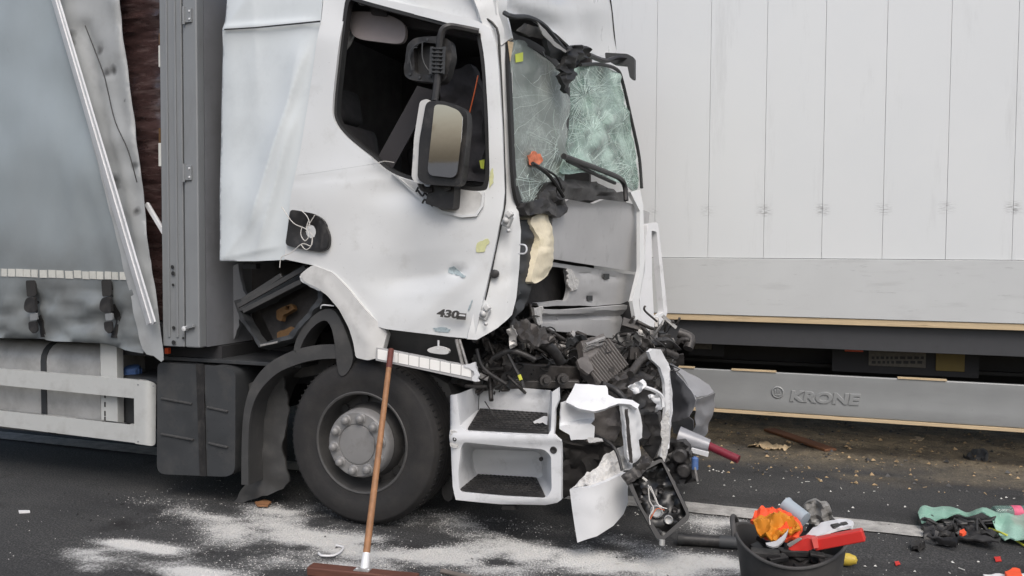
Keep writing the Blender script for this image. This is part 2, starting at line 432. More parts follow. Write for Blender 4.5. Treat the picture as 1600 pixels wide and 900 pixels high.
def crease(a, b, wd, h):
    a, b = Vector(a), Vector(b); d = b - a; L2 = d.length_squared
    def f(x, y):
        p = Vector((x, y)); t = max(0, min(1, (p - a).dot(d) / L2)); q = (p - a - d * t).length
        return h * math.exp(-(q / wd) ** 2)
    return f
def fold(a, b, wl, wr, h):
    # asymmetric crease: sharp ridge with different flanks
    a, b = Vector(a), Vector(b); d = (b - a); L2 = d.length_squared; n = Vector((-d.y, d.x)).normalized()
    def f(x, y):
        p = Vector((x, y)); t = (p - a).dot(d) / L2; tt = max(0, min(1, t)); s = (p - a).dot(n); q = (p - a - d * tt).length
        return h * max(0, 1 - q / (wl if s > 0 else wr)) * math.sin(math.pi * min(1, max(0, .12 + tt * .76)))
    return f
def ridge(a, b, wl, wr, h):
    # a rounded crease with one steep and one shallow flank, fading at its ends
    a, b = Vector(a), Vector(b); d = (b - a); L2 = d.length_squared; n = Vector((-d.y, d.x)).normalized()
    def f(x, y):
        p = Vector((x, y)); t = (p - a).dot(d) / L2; s = (p - a).dot(n)
        e = 1 if 0 <= t <= 1 else math.exp(-((-t if t < 0 else t - 1) * math.sqrt(L2) / 45) ** 2)
        return h * e * math.exp(-(abs(s) / (wl if s > 0 else wr)) ** 1.25)
    return f
def bump(c, rx, ry, h):
    return lambda x, y: h * math.exp(-((x - c[0]) / rx) ** 2 - ((y - c[1]) / ry) ** 2)
def nzf(s, h, sd=0):
    return lambda x, y: h * noise.noise(Vector((x / s, y / s, sd)))
def add_(*fs):
    return lambda x, y: sum(f(x, y) for f in fs)
def pxtube(mb, pts, r, n=6, smooth=5):
    return mb.tube([onY(*p) for p in pts], r, n, True, smooth)
def text_mesh(name, s, size, pos, mat, parent, ext=.003, sx=1.0, off=0, bev=0, rotz=0, shear=0):
    cu = bpy.data.curves.new(name, 'FONT'); cu.body = s; cu.size = size; cu.extrude = ext; cu.offset = off; cu.bevel_depth = bev; cu.shear = shear
    to = bpy.data.objects.new(name, cu); COL.objects.link(to)
    bpy.context.view_layer.update()
    me = bpy.data.meshes.new_from_object(to.evaluated_get(bpy.context.evaluated_depsgraph_get()))
    bpy.data.objects.remove(to)
    R = Matrix.Rotation(rotz, 3, 'Y') @ Matrix.Rotation(rad(90), 3, 'X')
    mb = MB(); mb.add([R @ Vector((v.co.x * sx, v.co.y, v.co.z)) + Vector(pos) for v in me.vertices], [tuple(p.vertices) for p in me.polygons])
    return mb.build(name, mat, parent, smooth=False)

# ================================================================== SETTING: ground, lane line
SANDB = [  # centre (photo), radii in metres, strength: where the white absorbent lies
    ((150, 868), .2, .09, 1.3), ((205, 852), .24, .07, 1.2), ((250, 862), .1, .05, .7), ((140, 888), .1, .05, .8), ((310, 896), .28, .09, 1.2), ((420, 830), .5, .22, .75), ((470, 800), .3, .2, .6), ((330, 800), .55, .2, .5),
    ((530, 850), .4, .14, .8), ((640, 862), .45, .14, 1.0), ((740, 875), .4, .16, .85), ((800, 850), .35, .16, .6), ((900, 882), .35, .14, .9), ((1010, 885), .4, .14, .8), ((1110, 880), .25, .14, 1.0), ((1100, 812), .26, .16, .7),
    ((700, 815), .45, .2, .6), ((930, 850), .4, .2, .45), ((560, 885), .45, .14, .55), ((380, 870), .5, .2, .4), ((1130, 840), .2, .12, .7)]
SB = [(onZ(*c), a, b, s) for c, a, b, s in SANDB]
def sand(x, y):
    v = 0
    for c, a, b, s in SB: v += s * math.exp(-((x - c.x) / a) ** 2 - ((y - c.y) / b) ** 2)
    v *= .62 + .9 * noise.noise(Vector((x * 2.6, y * 4.4, 2))) + .45 * noise.noise(Vector((x * 8, y * 12, 5)))
    return max(0, min(1, v))
def ground():
    xs = [-400, -60, -20, -9] + [-7 + i * .05 for i in range(191)] + [5, 12, 40, 400]
    ys = [-400, -60, -20, -5, 0, 1.5] + [2.6 + i * .05 for i in range(150)] + [12, 20, 60, 500]
    mb = MB(); sa = []; di = []
    for y in ys:
        for x in xs:
            z = .004 * noise.noise(Vector((x * 1.3, y * 1.3, 0))) if abs(x) < 8 and abs(y) < 11 else 0
            d = max(0, min(1, (y - 6.75 + .55 * noise.noise(Vector((x * 1.2, y * 2, 9))) + .25 * noise.noise(Vector((x * 5, y * 6, 4)))) / 1.2))
            if 0 < y < 12: z += d * .02 * (1 + noise.noise(Vector((x * 5, y * 5, 3))))
            mb.v.append(Vector((x, y, z))); sa.append(sand(x, y)); di.append(d)
    W = len(xs)
    mb.f = [(j * W + i, j * W + i + 1, (j + 1) * W + i + 1, (j + 1) * W + i) for j in range(len(ys) - 1) for i in range(W - 1)]
    m = bpy.data.materials.new('asphalt_with_absorbent'); m.use_nodes = True; t = m.node_tree; b = t.nodes['Principled BSDF']
    co = nd(t, 'ShaderNodeTexCoord').outputs['Object']
    base = mixc(t, ramp(t, nz(t, co, 1.2, 6), .3, .7), S(52, 53, 54), S(69, 69, 69))
    gr = nz(t, co, 95, 4, .75)
    base = mixc(t, ramp(t, gr, .5, .72), base, S(108, 107, 104))
    base = mixc(t, ramp(t, gr, .48, .3), base, S(26, 26, 27))
    base = mixc(t, ramp(t, nz(t, co, 1.6, 5, .6, (.12, 1, 1)), .5, .75), base, S(47, 47, 48))
    oil = ramp(t, nz(t, co, 1.7, 5), .58, .7); base = mixc(t, oil, base, S(40, 39, 39))
    dA = nd(t, 'ShaderNodeAttribute', attribute_name='dirt').outputs['Fac']
    dc = mixc(t, ramp(t, nz(t, co, 6, 8, .7), .35, .65), S(94, 86, 74), S(150, 137, 113))
    dc = mixc(t, ramp(t, nz(t, co, 60, 5, .7), .55, .7), dc, S(205, 190, 160))
    base = mixc(t, dA, base, dc)
    sA = nd(t, 'ShaderNodeAttribute', attribute_name='sand').outputs['Fac']
    sm_ = nd(t, 'ShaderNodeMath', operation='MULTIPLY'); t.links.new(ramp(t, sA, .12, 1.0), sm_.inputs[0]); sm_.inputs[1].default_value = .7
    base = mixc(t, sm_.outputs[0], base, S(184, 184, 182))
    g2 = nz(t, co, 75, 5, .8); g3 = nz(t, co, 20, 6, .75)
    s1 = nd(t, 'ShaderNodeMath', operation='MULTIPLY_ADD'); t.links.new(g3, s1.inputs[0]); s1.inputs[1].default_value = .5; t.links.new(g2, s1.inputs[2])
    s2 = nd(t, 'ShaderNodeMath', operation='MULTIPLY_ADD'); t.links.new(sA, s2.inputs[0]); s2.inputs[1].default_value = .58; t.links.new(s1.outputs[0], s2.inputs[2])
    mask = ramp(t, s2.outputs[0], .88, 1.16)
    base = mixc(t, mask, base, S(206, 206, 203))
    t.links.new(base, b.inputs['Base Color']); b.inputs['Roughness'].default_value = .85; b.inputs['Specular IOR Level'].default_value = .3
    bp = nd(t, 'ShaderNodeBump', Strength=.6, Distance=.01); t.links.new(g2, bp.inputs['Height']); t.links.new(bp.outputs[0], b.inputs['Normal'])
    o = mb.build('ground', m, None, base=True)
    for nm, arr in (('sand', sa), ('dirt', di)):
        at = o.data.attributes.new(nm, 'FLOAT', 'POINT'); at.data.foreach_set('value', arr)
    tag(o, kind='structure')
ground()
def lane():
    m = bpy.data.materials.new('worn_white_road_paint'); m.use_nodes = True; t = m.node_tree; b = t.nodes['Principled BSDF']
    co = nd(t, 'ShaderNodeTexCoord').outputs['Object']
    c = mixc(t, ramp(t, nz(t, co, 9, 8, .75), .42, .66), S(188, 186, 181), S(140, 138, 134))
    c = mixc(t, ramp(t, nz(t, co, 150, 3, .7), .56, .7), c, S(75))
    t.links.new(c, b.inputs['Base Color']); b.inputs['Roughness'].default_value = .85
    bp = nd(t, 'ShaderNodeBump', Strength=.4, Distance=.01); t.links.new(nz(t, co, 130, 4), bp.inputs['Height']); t.links.new(bp.outputs[0], b.inputs['Normal'])
    y0, y1 = onZ(1200, 815).y, onZ(1200, 799).y; xr = onZ(1478, 834).x
    mb = MB(); N = 120; vs = []
    for i in range(N + 1):
        x = -7 + (xr + 7) * i / N
        j1, j2 = [.012 * noise.noise(Vector((x * 12, q, 1))) for q in (0, 7)]
        vs += [(x, y0 + j1, .0085), (x, y1 + j2, .0085)]
    mb.add(vs, [(2 * i, 2 * i + 2, 2 * i + 3, 2 * i + 1) for i in range(N)])
    tag(mb.build('lane_marking', m), kind='structure')
lane()

# ================================================================== WHITE BOX TRAILER BEHIND
YW = 7.3
def trailer():
    T = empty('box_trailer', (-1, 8.6, 0), 'long white box trailer standing behind the wreck, with ribbed side and low guard rail', 'trailer')
    m_pan = bpy.data.materials.new('white_trailer_panel'); m_pan.use_nodes = True; t = m_pan.node_tree; b = t.nodes['Principled BSDF']
    co = nd(t, 'ShaderNodeTexCoord').outputs['Object']
    sx = nd(t, 'ShaderNodeSeparateXYZ'); t.links.new(co, sx.inputs[0])
    oi = nd(t, 'ShaderNodeObjectInfo'); ac = nd(t, 'ShaderNodeVectorMath', operation='ADD'); t.links.new(co, ac.inputs[0]); t.links.new(oi.outputs['Location'], ac.inputs[1]); co = ac.outputs[0]
    c = mixc(t, ramp(t, nz(t, co, 1.3, 4), .35, .7), (.705, .728, .735), (.728, .748, .752))
    c = mixc(t, ramp(t, nz(t, co, 4, 8, .75, (1, 1, .12)), .55, 1.0), c, S(184, 186, 186))
    # scuffs beside the joints, one band high
    az = nd(t, 'ShaderNodeMath', operation='ADD'); t.links.new(sx.outputs['Z'], az.inputs[0]); az.inputs[1].default_value = .80
    ab = nd(t, 'ShaderNodeMath', operation='ABSOLUTE'); t.links.new(az.outputs[0], ab.inputs[0]); band = ramp(t, ab.outputs[0], .06, .02)
    ax = nd(t, 'ShaderNodeMath', operation='ABSOLUTE'); t.links.new(sx.outputs['X'], ax.inputs[0]); edge = ramp(t, ax.outputs[0], .15, .225)
    n2 = ramp(t, nz(t, co, 60, 4, .6, (.35, 1, 2.2)), .46, .6)
    k = nd(t, 'ShaderNodeMath', operation='MULTIPLY'); t.links.new(band, k.inputs[0]); t.links.new(edge, k.inputs[1])
    k2 = nd(t, 'ShaderNodeMath', operation='MULTIPLY'); t.links.new(k.outputs[0], k2.inputs[0]); t.links.new(n2, k2.inputs[1])
    k4 = nd(t, 'ShaderNodeMath', operation='MULTIPLY'); t.links.new(k2.outputs[0], k4.inputs[0]); t.links.new(ramp(t, nz(t, co, 2.3, 2), .35, .62), k4.inputs[1])
    c = mixc(t, k4.outputs[0], c, S(112))
    # grime gathered along the joints
    e2 = ramp(t, ax.outputs[0], .218, .235); k3 = nd(t, 'ShaderNodeMath', operation='MULTIPLY'); t.links.new(e2, k3.inputs[0]); k3.inputs[1].default_value = .08
    c = mixc(t, k3.outputs[0], c, S(105, 104, 100))
    t.links.new(c, b.inputs['Base Color']); b.inputs['Roughness'].default_value = .38
    bp = nd(t, 'ShaderNodeBump', Strength=.04, Distance=.02); t.links.new(nz(t, co, 3.5, 3), bp.inputs['Height']); t.links.new(bp.outputs[0], b.inputs['Normal'])
    xs = [onY(px, 402, YW).x for px in (1105.8, 1191, 1282, 1377, 1477, 1581)]
    pitch = (xs[-1] - xs[0]) / 5
    z0 = onY(1300, 404, YW).z; zt = 4.0
    pw = pitch - .0022
    first = None
    for i in range(-13, 12):
        xc = xs[0] + (i + .5) * pitch
        if first is None:
            first = MB().box((xc, YW + .03, (z0 + zt) / 2), (pw, .06, zt - z0), None, .0008).build('side_panel', m_pan, T)
            src = first
        else:
            src = first.copy(); COL.objects.link(src); src.parent = T; src.location.x = xc - WL[T].x
    XL, XR = xs[0] - 13 * pitch, xs[0] + 12 * pitch
    zb = onY(1300, 497, YW).z
    m_low = M('white_lower_board', (.57, .585, .585), .42, var=.03, vs=2, dirt=(S(150), 5, .55, .85, .5, (.4, 1, 2.5)), dirt2=(S(115), 16, .63, .72, .5, (.25, 1, 2)))
    MB().span((XL, YW - .012, zb), (XR, YW + .05, z0 - .004), .004).build('lower_board', m_low, T)
    MB().span((XL, YW + .051, z0 - .05), (XR, YW + .08, z0 + .05)).build('joint_strip', m_black2, T)
    MB().span((XL, YW - .002, zb - .052), (XR, YW + .09, zb - .003), .003).build('floor_edge', m_ply, T)
    # body behind
    MB().span((XL, YW + .062, zb), (XR, YW + 2.44, zb + .03)).build('floor', m_chassd, T)
    MB().span((XL, YW + 2.45, zb), (XR, YW + 2.5, zt)).build('far_wall', m_low, T)
    MB().span((XL, YW, zt + .003), (XR, YW + 2.5, zt + .05)).build('roof', m_low, T)
    for x in (XL - .03, XR + .03): MB().span((x - .028, YW, zb), (x + .028, YW + 2.5, zt)).build('end_wall', m_low, T)
    zc = zb - .056
    MB().span((XL, YW + .06, zc - .2), (XR, YW + .09, zc), .003).build('side_beam', m_chass, T)
    for yy in (YW + .75, YW + 1.75):
        mb = MB(); mb.span((XL, yy - .01, zc - .4), (XR, yy + .01, zc - .002)); mb.span((XL, yy - .06, zc - .43), (XR, yy + .06, zc - .402)); mb.build('chassis_beam', m_chassd, T)
    i = 0; x = XL + .3
    while x < XR: MB().span((x, YW + .095, zc - .12), (x + .06, YW + 2.3, zc - .005)).build('cross_member', m_chassd, T); x += .8
    MB().span((XL, YW + 2.40, zc - .2), (XR, YW + 2.43, zc)).build('side_beam', m_chass, T)
    # near guard rail, with its raised lettering
    zr1, zr0 = onY(1330, 588, YW).z, onY(1330, 652, YW).z
    m_gr = M('grey_guard_rail', S(148, 150, 150), .42, .15, var=.04, dirt=(S(135), 4, .5, .85, .5, (.5, 1, 3)), dirt2=(S(110), 20, .66, .72, .4))
    def prof(pts, Y0, ln0, ln1):
        vs = []; n = len(pts)
        for X in (ln0, ln1): vs += [(X, Y0 + a, b) for a, b in pts]
        return MB().add(vs, [(i, (i + 1) % n, n + (i + 1) % n, n + i) for i in range(n)] + [tuple(range(n)), tuple(range(n, 2 * n))])
    h = zr1 - zr0
    G = prof([(.002, zr0 + .006), (0, zr0 + .02), (-.0, zr0 + h * .3), (.0015, zr0 + h * .34), (.0015, zr0 + h * .78), (0, zr0 + h * .83), (0, zr1 - .006), (.004, zr1), (.035, zr1), (.035, zr0), (.008, zr0)], YW, XL + .5, XR).build('guard_rail', m_gr, T, ang=20)
    MB().span((XL + .5, YW - .004, zr0 - .03), (XR, YW + .045, zr0 - .003), .002).build('rail_lip', m_ply, T)
    for pa, pb in ((1143, 1213), (1403, 1480), (1060, 1085)):
        MB().span((onY(pa, 575, YW).x, YW - .009, zr1 + .001), (onY(pb, 575, YW).x, YW + .04, zr1 + .012)).build('rail_cap', m_ply, T)
    for px in (1000, 1620):
        x = onY(px, 560, YW).x; MB().span((x, YW + .04, zr0 + .03), (x + .05, YW + .07, zc)).build('rail_bracket', m_chassd, T)
    p = onY(1233, 626, YW)
    text_mesh('raised_lettering', 'KRONE', .118, (p.x, YW - .001, p.z - .0), m_gr, G, .004, 1.32, .003, .003, rotz=0, shear=.12)
    p = onY(1215, 613, YW)
    mb = MB(); mb.lathe((p.x, YW + .002, p.z), (0, -1, 0), [(.05, 0), (.05, .006), (.044, .009), (.04, .009), (.037, .005), (.037, 0)], 28)
    for i in range(3): mb.box((p.x - .018 + .018 * i, YW - .002, p.z + .004 + (.006 if i == 1 else 0)), (.010, .012, .03 + (.01 if i == 1 else 0)), None, .002)
    mb.box((p.x, YW - .002, p.z - .02), (.052, .012, .014), None, .002)
    mb.build('crown_emblem', m_gr, G)
    # far guard rail: two parts of the same trailer seen from inside
    MB().span((XL + .5, YW + 2.42, zr0), (XR, YW + 2.46, zr1 + .06)).build('guard_rail', m_chassd, T)
    # plates and lamp under the floor
    YQ = YW + .35
    A = lambda px, py: onY(px, py, YQ)
    MB().span(A(1357, 571) + Vector((0, 0, 0)), A(1447, 551) + Vector((0, .01, 0)), .002).build('type_plate', m_plate, T)
    pl = MB()
    rs = random.Random(4)
    for r_ in range(2):
        x = 1362
        while x < 1440:
            wv = rs.uniform(3, 9); q0, q1 = A(x, 561 + r_ * 7), A(x + wv, 557 + r_ * 7); pl.span(q0 + Vector((0, -.003, 0)), q1 + Vector((0, -.001, 0))); x += wv + 3
    pl.build('worn_marks', m_chassd, T)
    MB().span(A(1462, 579), A(1508, 546) + Vector((0, .012, 0)), .002).build('wheel_chock_plate', m_plateY, T)
    MB().span(A(1320, 549), A(1349, 541) + Vector((0, .03, 0)), .004).build('marker_lamp', m_marker, T)
    MB().span(A(1085, 545), A(1112, 528) + Vector((0, .03, 0)), .004).build('bracket_plate', m_plate, T)
    MB().span((A(1300, 580).x, YQ + .013, A(1300, 580).z), (A(1530, 580).x, YQ + .03, zc)).build('hanger_plate', m_chassd, T)
    MB().span((A(1075, 580).x, YQ + .032, A(1075, 555).z), (A(1130, 580).x, YQ + .05, zc)).build('hanger_plate', m_chassd, T)
trailer()
def behind():
    mb = MB(); N = 60; vs = []
    for j in range(9):
        for i in range(N + 1):
            x = -60 + 100 * i / N; v = j / 8; vs.append((x, -13 - 9 * v, -.1 + 1.3 * v ** .8 + .35 * noise.noise(Vector((x * .3, v * 4, 2)))))
    mb.add(vs, [(j * (N + 1) + i, j * (N + 1) + i + 1, (j + 1) * (N + 1) + i + 1, (j + 1) * (N + 1) + i) for j in range(8) for i in range(N)])
    tag(mb.build('earth_bank', M('brown_earth', S(128, 104, 78), .95, var=.3, vs=1.5, dirt=(S(86, 84, 58), .8, .5, .7, .8), bump=.4, bs=6), None), kind='structure')
behind()

# ================================================================== THE WRECKED TRUCK
TR = empty('wrecked_truck', (-2.6, 5.6, 0), 'white curtain sided truck with smashed cab front and shattered windscreen', 'truck')
YD = 4.42

def cargo_body():
    Xp = onY(313, 500, YD).x; zb = onY(300, 543, YD).z; XL = -7.4
    # curtain
    strapx = (50, 168)
    def low(x, y):  # tarpaulin pulled in by the straps, bulging between them
        if y < 436: return 0
        v = min(1, (y - 436) / 40)
        d = min(abs(x - s) for s in (-70, 50, 168))
        return v * (-.045 * math.exp(-(d / 22) ** 2) + .03 * noise.noise(Vector((x / 30, y / 16, 1))) + .02 * noise.noise(Vector((x / 16 + y / 22, y / 26, 3))) + .012 * noise.noise(Vector((x / 60 + y / 30, y / 60, 7))) + .014 * math.sin((y - 440) / 9 + x / 40) * math.exp(-(min(abs(x - q) for q in (-70, 50, 168)) / 40) ** 2))
    folds = add_(nzf(90, .02, 3), ridge((95, 436), (124, 270), 26, 12, .012), ridge((150, 430), (104, 260), 12, 24, .010), ridge((186, 420), (150, 300), 9, 18, .010), ridge((62, 430), (84, 200), 22, 34, .010), ridge((16, 430), (40, 240), 16, 26, .009),
                 lambda x, y: .012 * math.sin(x / 26 + .8 * noise.noise(Vector((x / 80, y / 120, 4)))) * max(0, min(1, (y - 120) / 320)),
                 ridge((112, 466), (160, 470), 4, 9, .014), crease((60, 480), (95, 500), 8, .015), crease((100, 515), (150, 480), 8, .015), low)
    C = SH('curtain', [(-330, -330), (70, -260), (95, 0), (150, 200), (205, 436), (222, 500), (225, 552), (195, 547), (150, 537), (60, 531), (0, 528), (-330, 505)], YP(YD - .01), m_curtain, TR, .004, 9, disp=folds, ang=80)
    # tarpaulin darkens unevenly downwards, starting well above the hem
    t = m_curtain.node_tree; b = t.nodes['Principled BSDF']; c = b.inputs['Base Color'].links[0].from_socket
    co = nd(t, 'ShaderNodeTexCoord').outputs['Object']; sx = nd(t, 'ShaderNodeSeparateXYZ'); t.links.new(co, sx.inputs[0])
    zh = onY(100, 436, YD).z - WL[C].z
    g = nd(t, 'ShaderNodeMath', operation='MULTIPLY'); t.links.new(ramp(t, sx.outputs['Z'], zh + .95, zh - .05), g.inputs[0]); t.links.new(ramp(t, nz(t, co, 2, 6, .6), -.1, .65), g.inputs[1])
    t.links.new(mixc(t, g.outputs[0], c, S(108, 111, 111)), b.inputs['Base Color'])
    # reflective squares along the hem line: alike pieces, parts of the curtain
    for i in range(-14, 17):
        x = 4 + i * 12.4 + random.uniform(-.6, .6); yt = 419 + (x + 10) * .032 + random.uniform(-.6, .6)
        wv = 10.2 + random.uniform(-1, .6)
        if x > 196: continue
        SH('reflective_square', [(x, yt), (x + wv, yt + .4), (x + wv, yt + 12.4), (x, yt + 12)], YP(YD - .013), m_hem, C, .006, 7, disp=lambda x, y: folds(x, y) + .002)
    for sx in strapx:
        st = MB()
        sheet(st, [(sx - 9, 437), (sx + 5, 437), (sx + 6, 470), (sx + 12, 528), (sx + 1, 528), (sx - 4, 470)], YP(YD - .02), .006, 8, disp=low)
        so_ = st.build('strap', m_strap, TR)
        SH('strap_pad', rnd([(sx - 10, 438), (sx + 5, 438), (sx + 6, 462), (sx - 8, 464)], 3), YP(YD - .032), m_strap, so_, .01, 8)
        SH('strap_lever', rnd([(sx - 12, 472), (sx - 8, 465), (sx + 3, 463), (sx + 6, 488), (sx - 6, 489), (sx - 13, 484)], 4), YP(YD - .045), m_black, so_, .022, 8)
        SH('buckle', rnd([(sx - 4, 490), (sx + 7, 489), (sx + 8, 500), (sx - 3, 501)], 2), YP(YD - .04), m_post, so_, .012, 8)
        SH('buckle_tongue', rnd([(sx - 6, 503), (sx + 6, 502), (sx + 8, 517), (sx + 2, 522), (sx - 5, 515)], 3), YP(YD - .036), m_black, so_, .014, 8)
    # loose front end of the curtain, swung outwards
    fl = PL((95, 0, YD - .03), (150, 420, YD - .05), (255, 560, YD - .02))
    fd = add_(crease((132, 40), (205, 380), 7, -.02), crease((112, 60), (165, 330), 9, .012), crease((158, 130), (230, 460), 12, .015), nzf(40, .018, 5), crease((180, 0), (235, 400), 7, .016), bump((155, 75), 5, 6, -.02), bump((170, 113), 6, 6, -.02), bump((210, 260), 6, 6, -.02))
    SH('curtain_flap', sm([(60, -200), (187, -200), (188, 0), (201, 110), (222, 280), (236, 400), (248, 500), (256, 562), (240, 556), (222, 545), (205, 470), (165, 300), (120, 120), (86, 0)], 3), fl, m_flap, TR, .004, 8, disp=fd, ang=80)
    stains(m_flap, COL.objects['curtain_flap'], [(fl(x, y), a) for x, y, a in ((154, 78, .03), (166, 113, .032), (177, 109, .03), (110, 55, .04), (113, 68, .03), (210, 259, .025), (178, 280, .04), (180, 292, .03), (215, 330, .03), (130, 160, .02))])
    MB().tube([onY(133, 40, YD - .052), onY(160, 110, YD - .056), onY(168, 140, YD - .056), onY(180, 190, YD - .06), onY(200, 235, YD - .06), onY(214, 285, YD - .055)], .004, 5, True, 4).build('flap_cord', m_black2, TR)
    # corner post and bulkhead
    X0 = onY(254, 500, YD).x; Xg = onY(290, 500, YD).x; zt = 4.0
    MB().span((X0, YD, zb), (Xg - .012, YD + .05, zt), .006).build('corner_post', m_post, TR)
    post2 = MB().span((Xg + .006, YD - .012, zb), (Xp, YD + .06, zt), .01).build('corner_profile', m_post, TR)
    MB().span((Xg - .011, YD + .012, zb + .05), (Xg + .005, YD + .05, zt)).build('hinge_groove', m_black2, TR)
    for pxa in (262, 275):
        x = onY(pxa, 400, YD).x; MB().span((x, YD - .008, zb + .06), (x + .018, YD - .001, zt), .003).build('post_rib', m_post, TR)
    for ya, yb in ((12, 36), (258, 282)):
        a_, b_ = onY(286, yb, YD - .02), onY(299, ya, YD - .02)
        h_ = MB().span((a_.x, YD - .024, a_.z), (b_.x, YD - .013, b_.z), .003).build('hinge', m_post, TR)
        mb = MB(); mb.tube([(a_.x + .01, YD - .026, a_.z - .01), (a_.x + .01, YD - .026, b_.z + .01)], .009, 8); mb.build('hinge_pin', m_post, h_)
        mb = MB()
        for zz in (a_.z + .02, b_.z - .02): mb.lathe((b_.x - .012, YD - .024, zz), (0, -1, 0), [(.007, 0), (.007, .004), (0, .006)], 8)
        mb.build('bolt', m_alu, h_)
    for ya, yb in ((70, 105), (223, 260)):
        a_, b_ = onY(247, yb, YD), onY(256, ya, YD); MB().span((a_.x, YD + .002, a_.z), (b_.x - .004, YD + .02, b_.z), .004).build('curtain_tab', m_hem, TR)
    for ya, yb in ((52, 70), (200, 224)):
        a_, b_ = onY(249, yb, YD + .06), onY(252.5, ya, YD + .06); MB().span((a_.x, YD + .055, a_.z), (b_.x, YD + .06, b_.z)).build('orange_strap_end', m_rust, TR)
    lt = MB().bar(onY(290, 513, YD - .03), onY(303, 509, YD - .03), .02, .02, bev=.004).build('latch', m_post, TR)
    MB().lathe(onY(292, 513, YD - .01), (0, -1, 0), [(.016, 0), (.016, .03), (0, .034)], 12).build('latch_pivot', m_alu, lt)
    mb = MB()
    for px, py, r_ in ((271, 417, .012), (272, 427, .014), (272, 445, .009), (273, 512, .012), (273, 535, .015), (288, 528, .008)):
        p = onY(px, py, YD); mb.lathe((p.x, YD - .0095, p.z), (0, -1, 0), [(r_, 0), (r_, .002), (0, .002)], 14)
    mb.build('post_hole', m_black2, TR)
    MB().span((Xg - .2, YD + .061, zb), (Xp - .002, YD + 2.5, zt)).build('bulkhead', m_bulk, TR)
    # frame of the load deck, roof, far side
    MB().span((XL, YD + .08, zb + .01), (Xg - .21, YD + 2.5, zb + .14)).build('load_deck', m_chass, TR)
    MB().span((XL, YD, zt + .002), (Xp, YD + 2.5, zt + .06)).build('cargo_roof', m_curtain, TR)
    MB().span((XL, YD + 2.51, zb), (Xp, YD + 2.53, zt)).build('far_curtain', m_curtain, TR)
    MB().span((XL - .03, YD, zb), (XL - .002, YD + 2.5, zt)).build('rear_door', m_bulk, TR)
    return Xp, zb
XP, ZB = cargo_body()

def load():
    x0, x1 = onY(100, 300, YD + .15).x, onY(262, 300, YD + .15).x
    mb = MB(); n = 34
    z0 = ZB + .15
    mb.patch([(x0, YD + .15, z0 + 2.6), (x1, YD + .15, z0 + 2.6), (x1, YD + .15, z0), (x0, YD + .15, z0)], .9, 24, 150, lambda u, v: .035 * noise.noise(Vector((u * 2, v * 9, 1))) + .014 * noise.noise(Vector((u * 4 + v * 6, v * 60, 3))) + .01 * noise.noise(Vector((u * 11, v * 110 - u * 9, 6))))
    o = mb.build('wrapped_load', m_cargo, None); tag(o, 'dark red brown shrink wrapped goods showing through the torn curtain gap', 'cargo')
load()
def lath():
    mp = PL((86, 0, YD - .09), (165, 280, YD - .09), (234, 507, YD - .11))
    mb = MB()
    L = [(66, -60), (82, -60), (91, 0), (136, 150), (181, 300), (211, 403), (241, 503), (239, 507), (229, 508), (199, 405), (167, 300), (124, 150), (80, 0)]
    sheet(mb, L, mp, .012, 9)
    R_ = [(74, -60), (78, -60), (88, 0), (176, 300), (236, 505), (232, 506), (171, 300), (83, 0)]
    sheet(mb, R_, lambda x, y: mp(x, y) + Vector((0, -.008, 0)), .008, 9)
    o = mb.build('aluminium_lath', m_alu, None, ang=30); tag(o, 'long bare aluminium lath leaning diagonally across the grey curtain', 'metal strip')
    mb = MB(); mb.bar(onY(229, 318, YD + .03), onY(258, 366, YD + .03), .02, .03, bev=.003)
    tag(mb.build('curtain_pole_end', m_alu, None), 'short bright metal bar end poking out beside the grey corner post', 'metal strip')
lath()

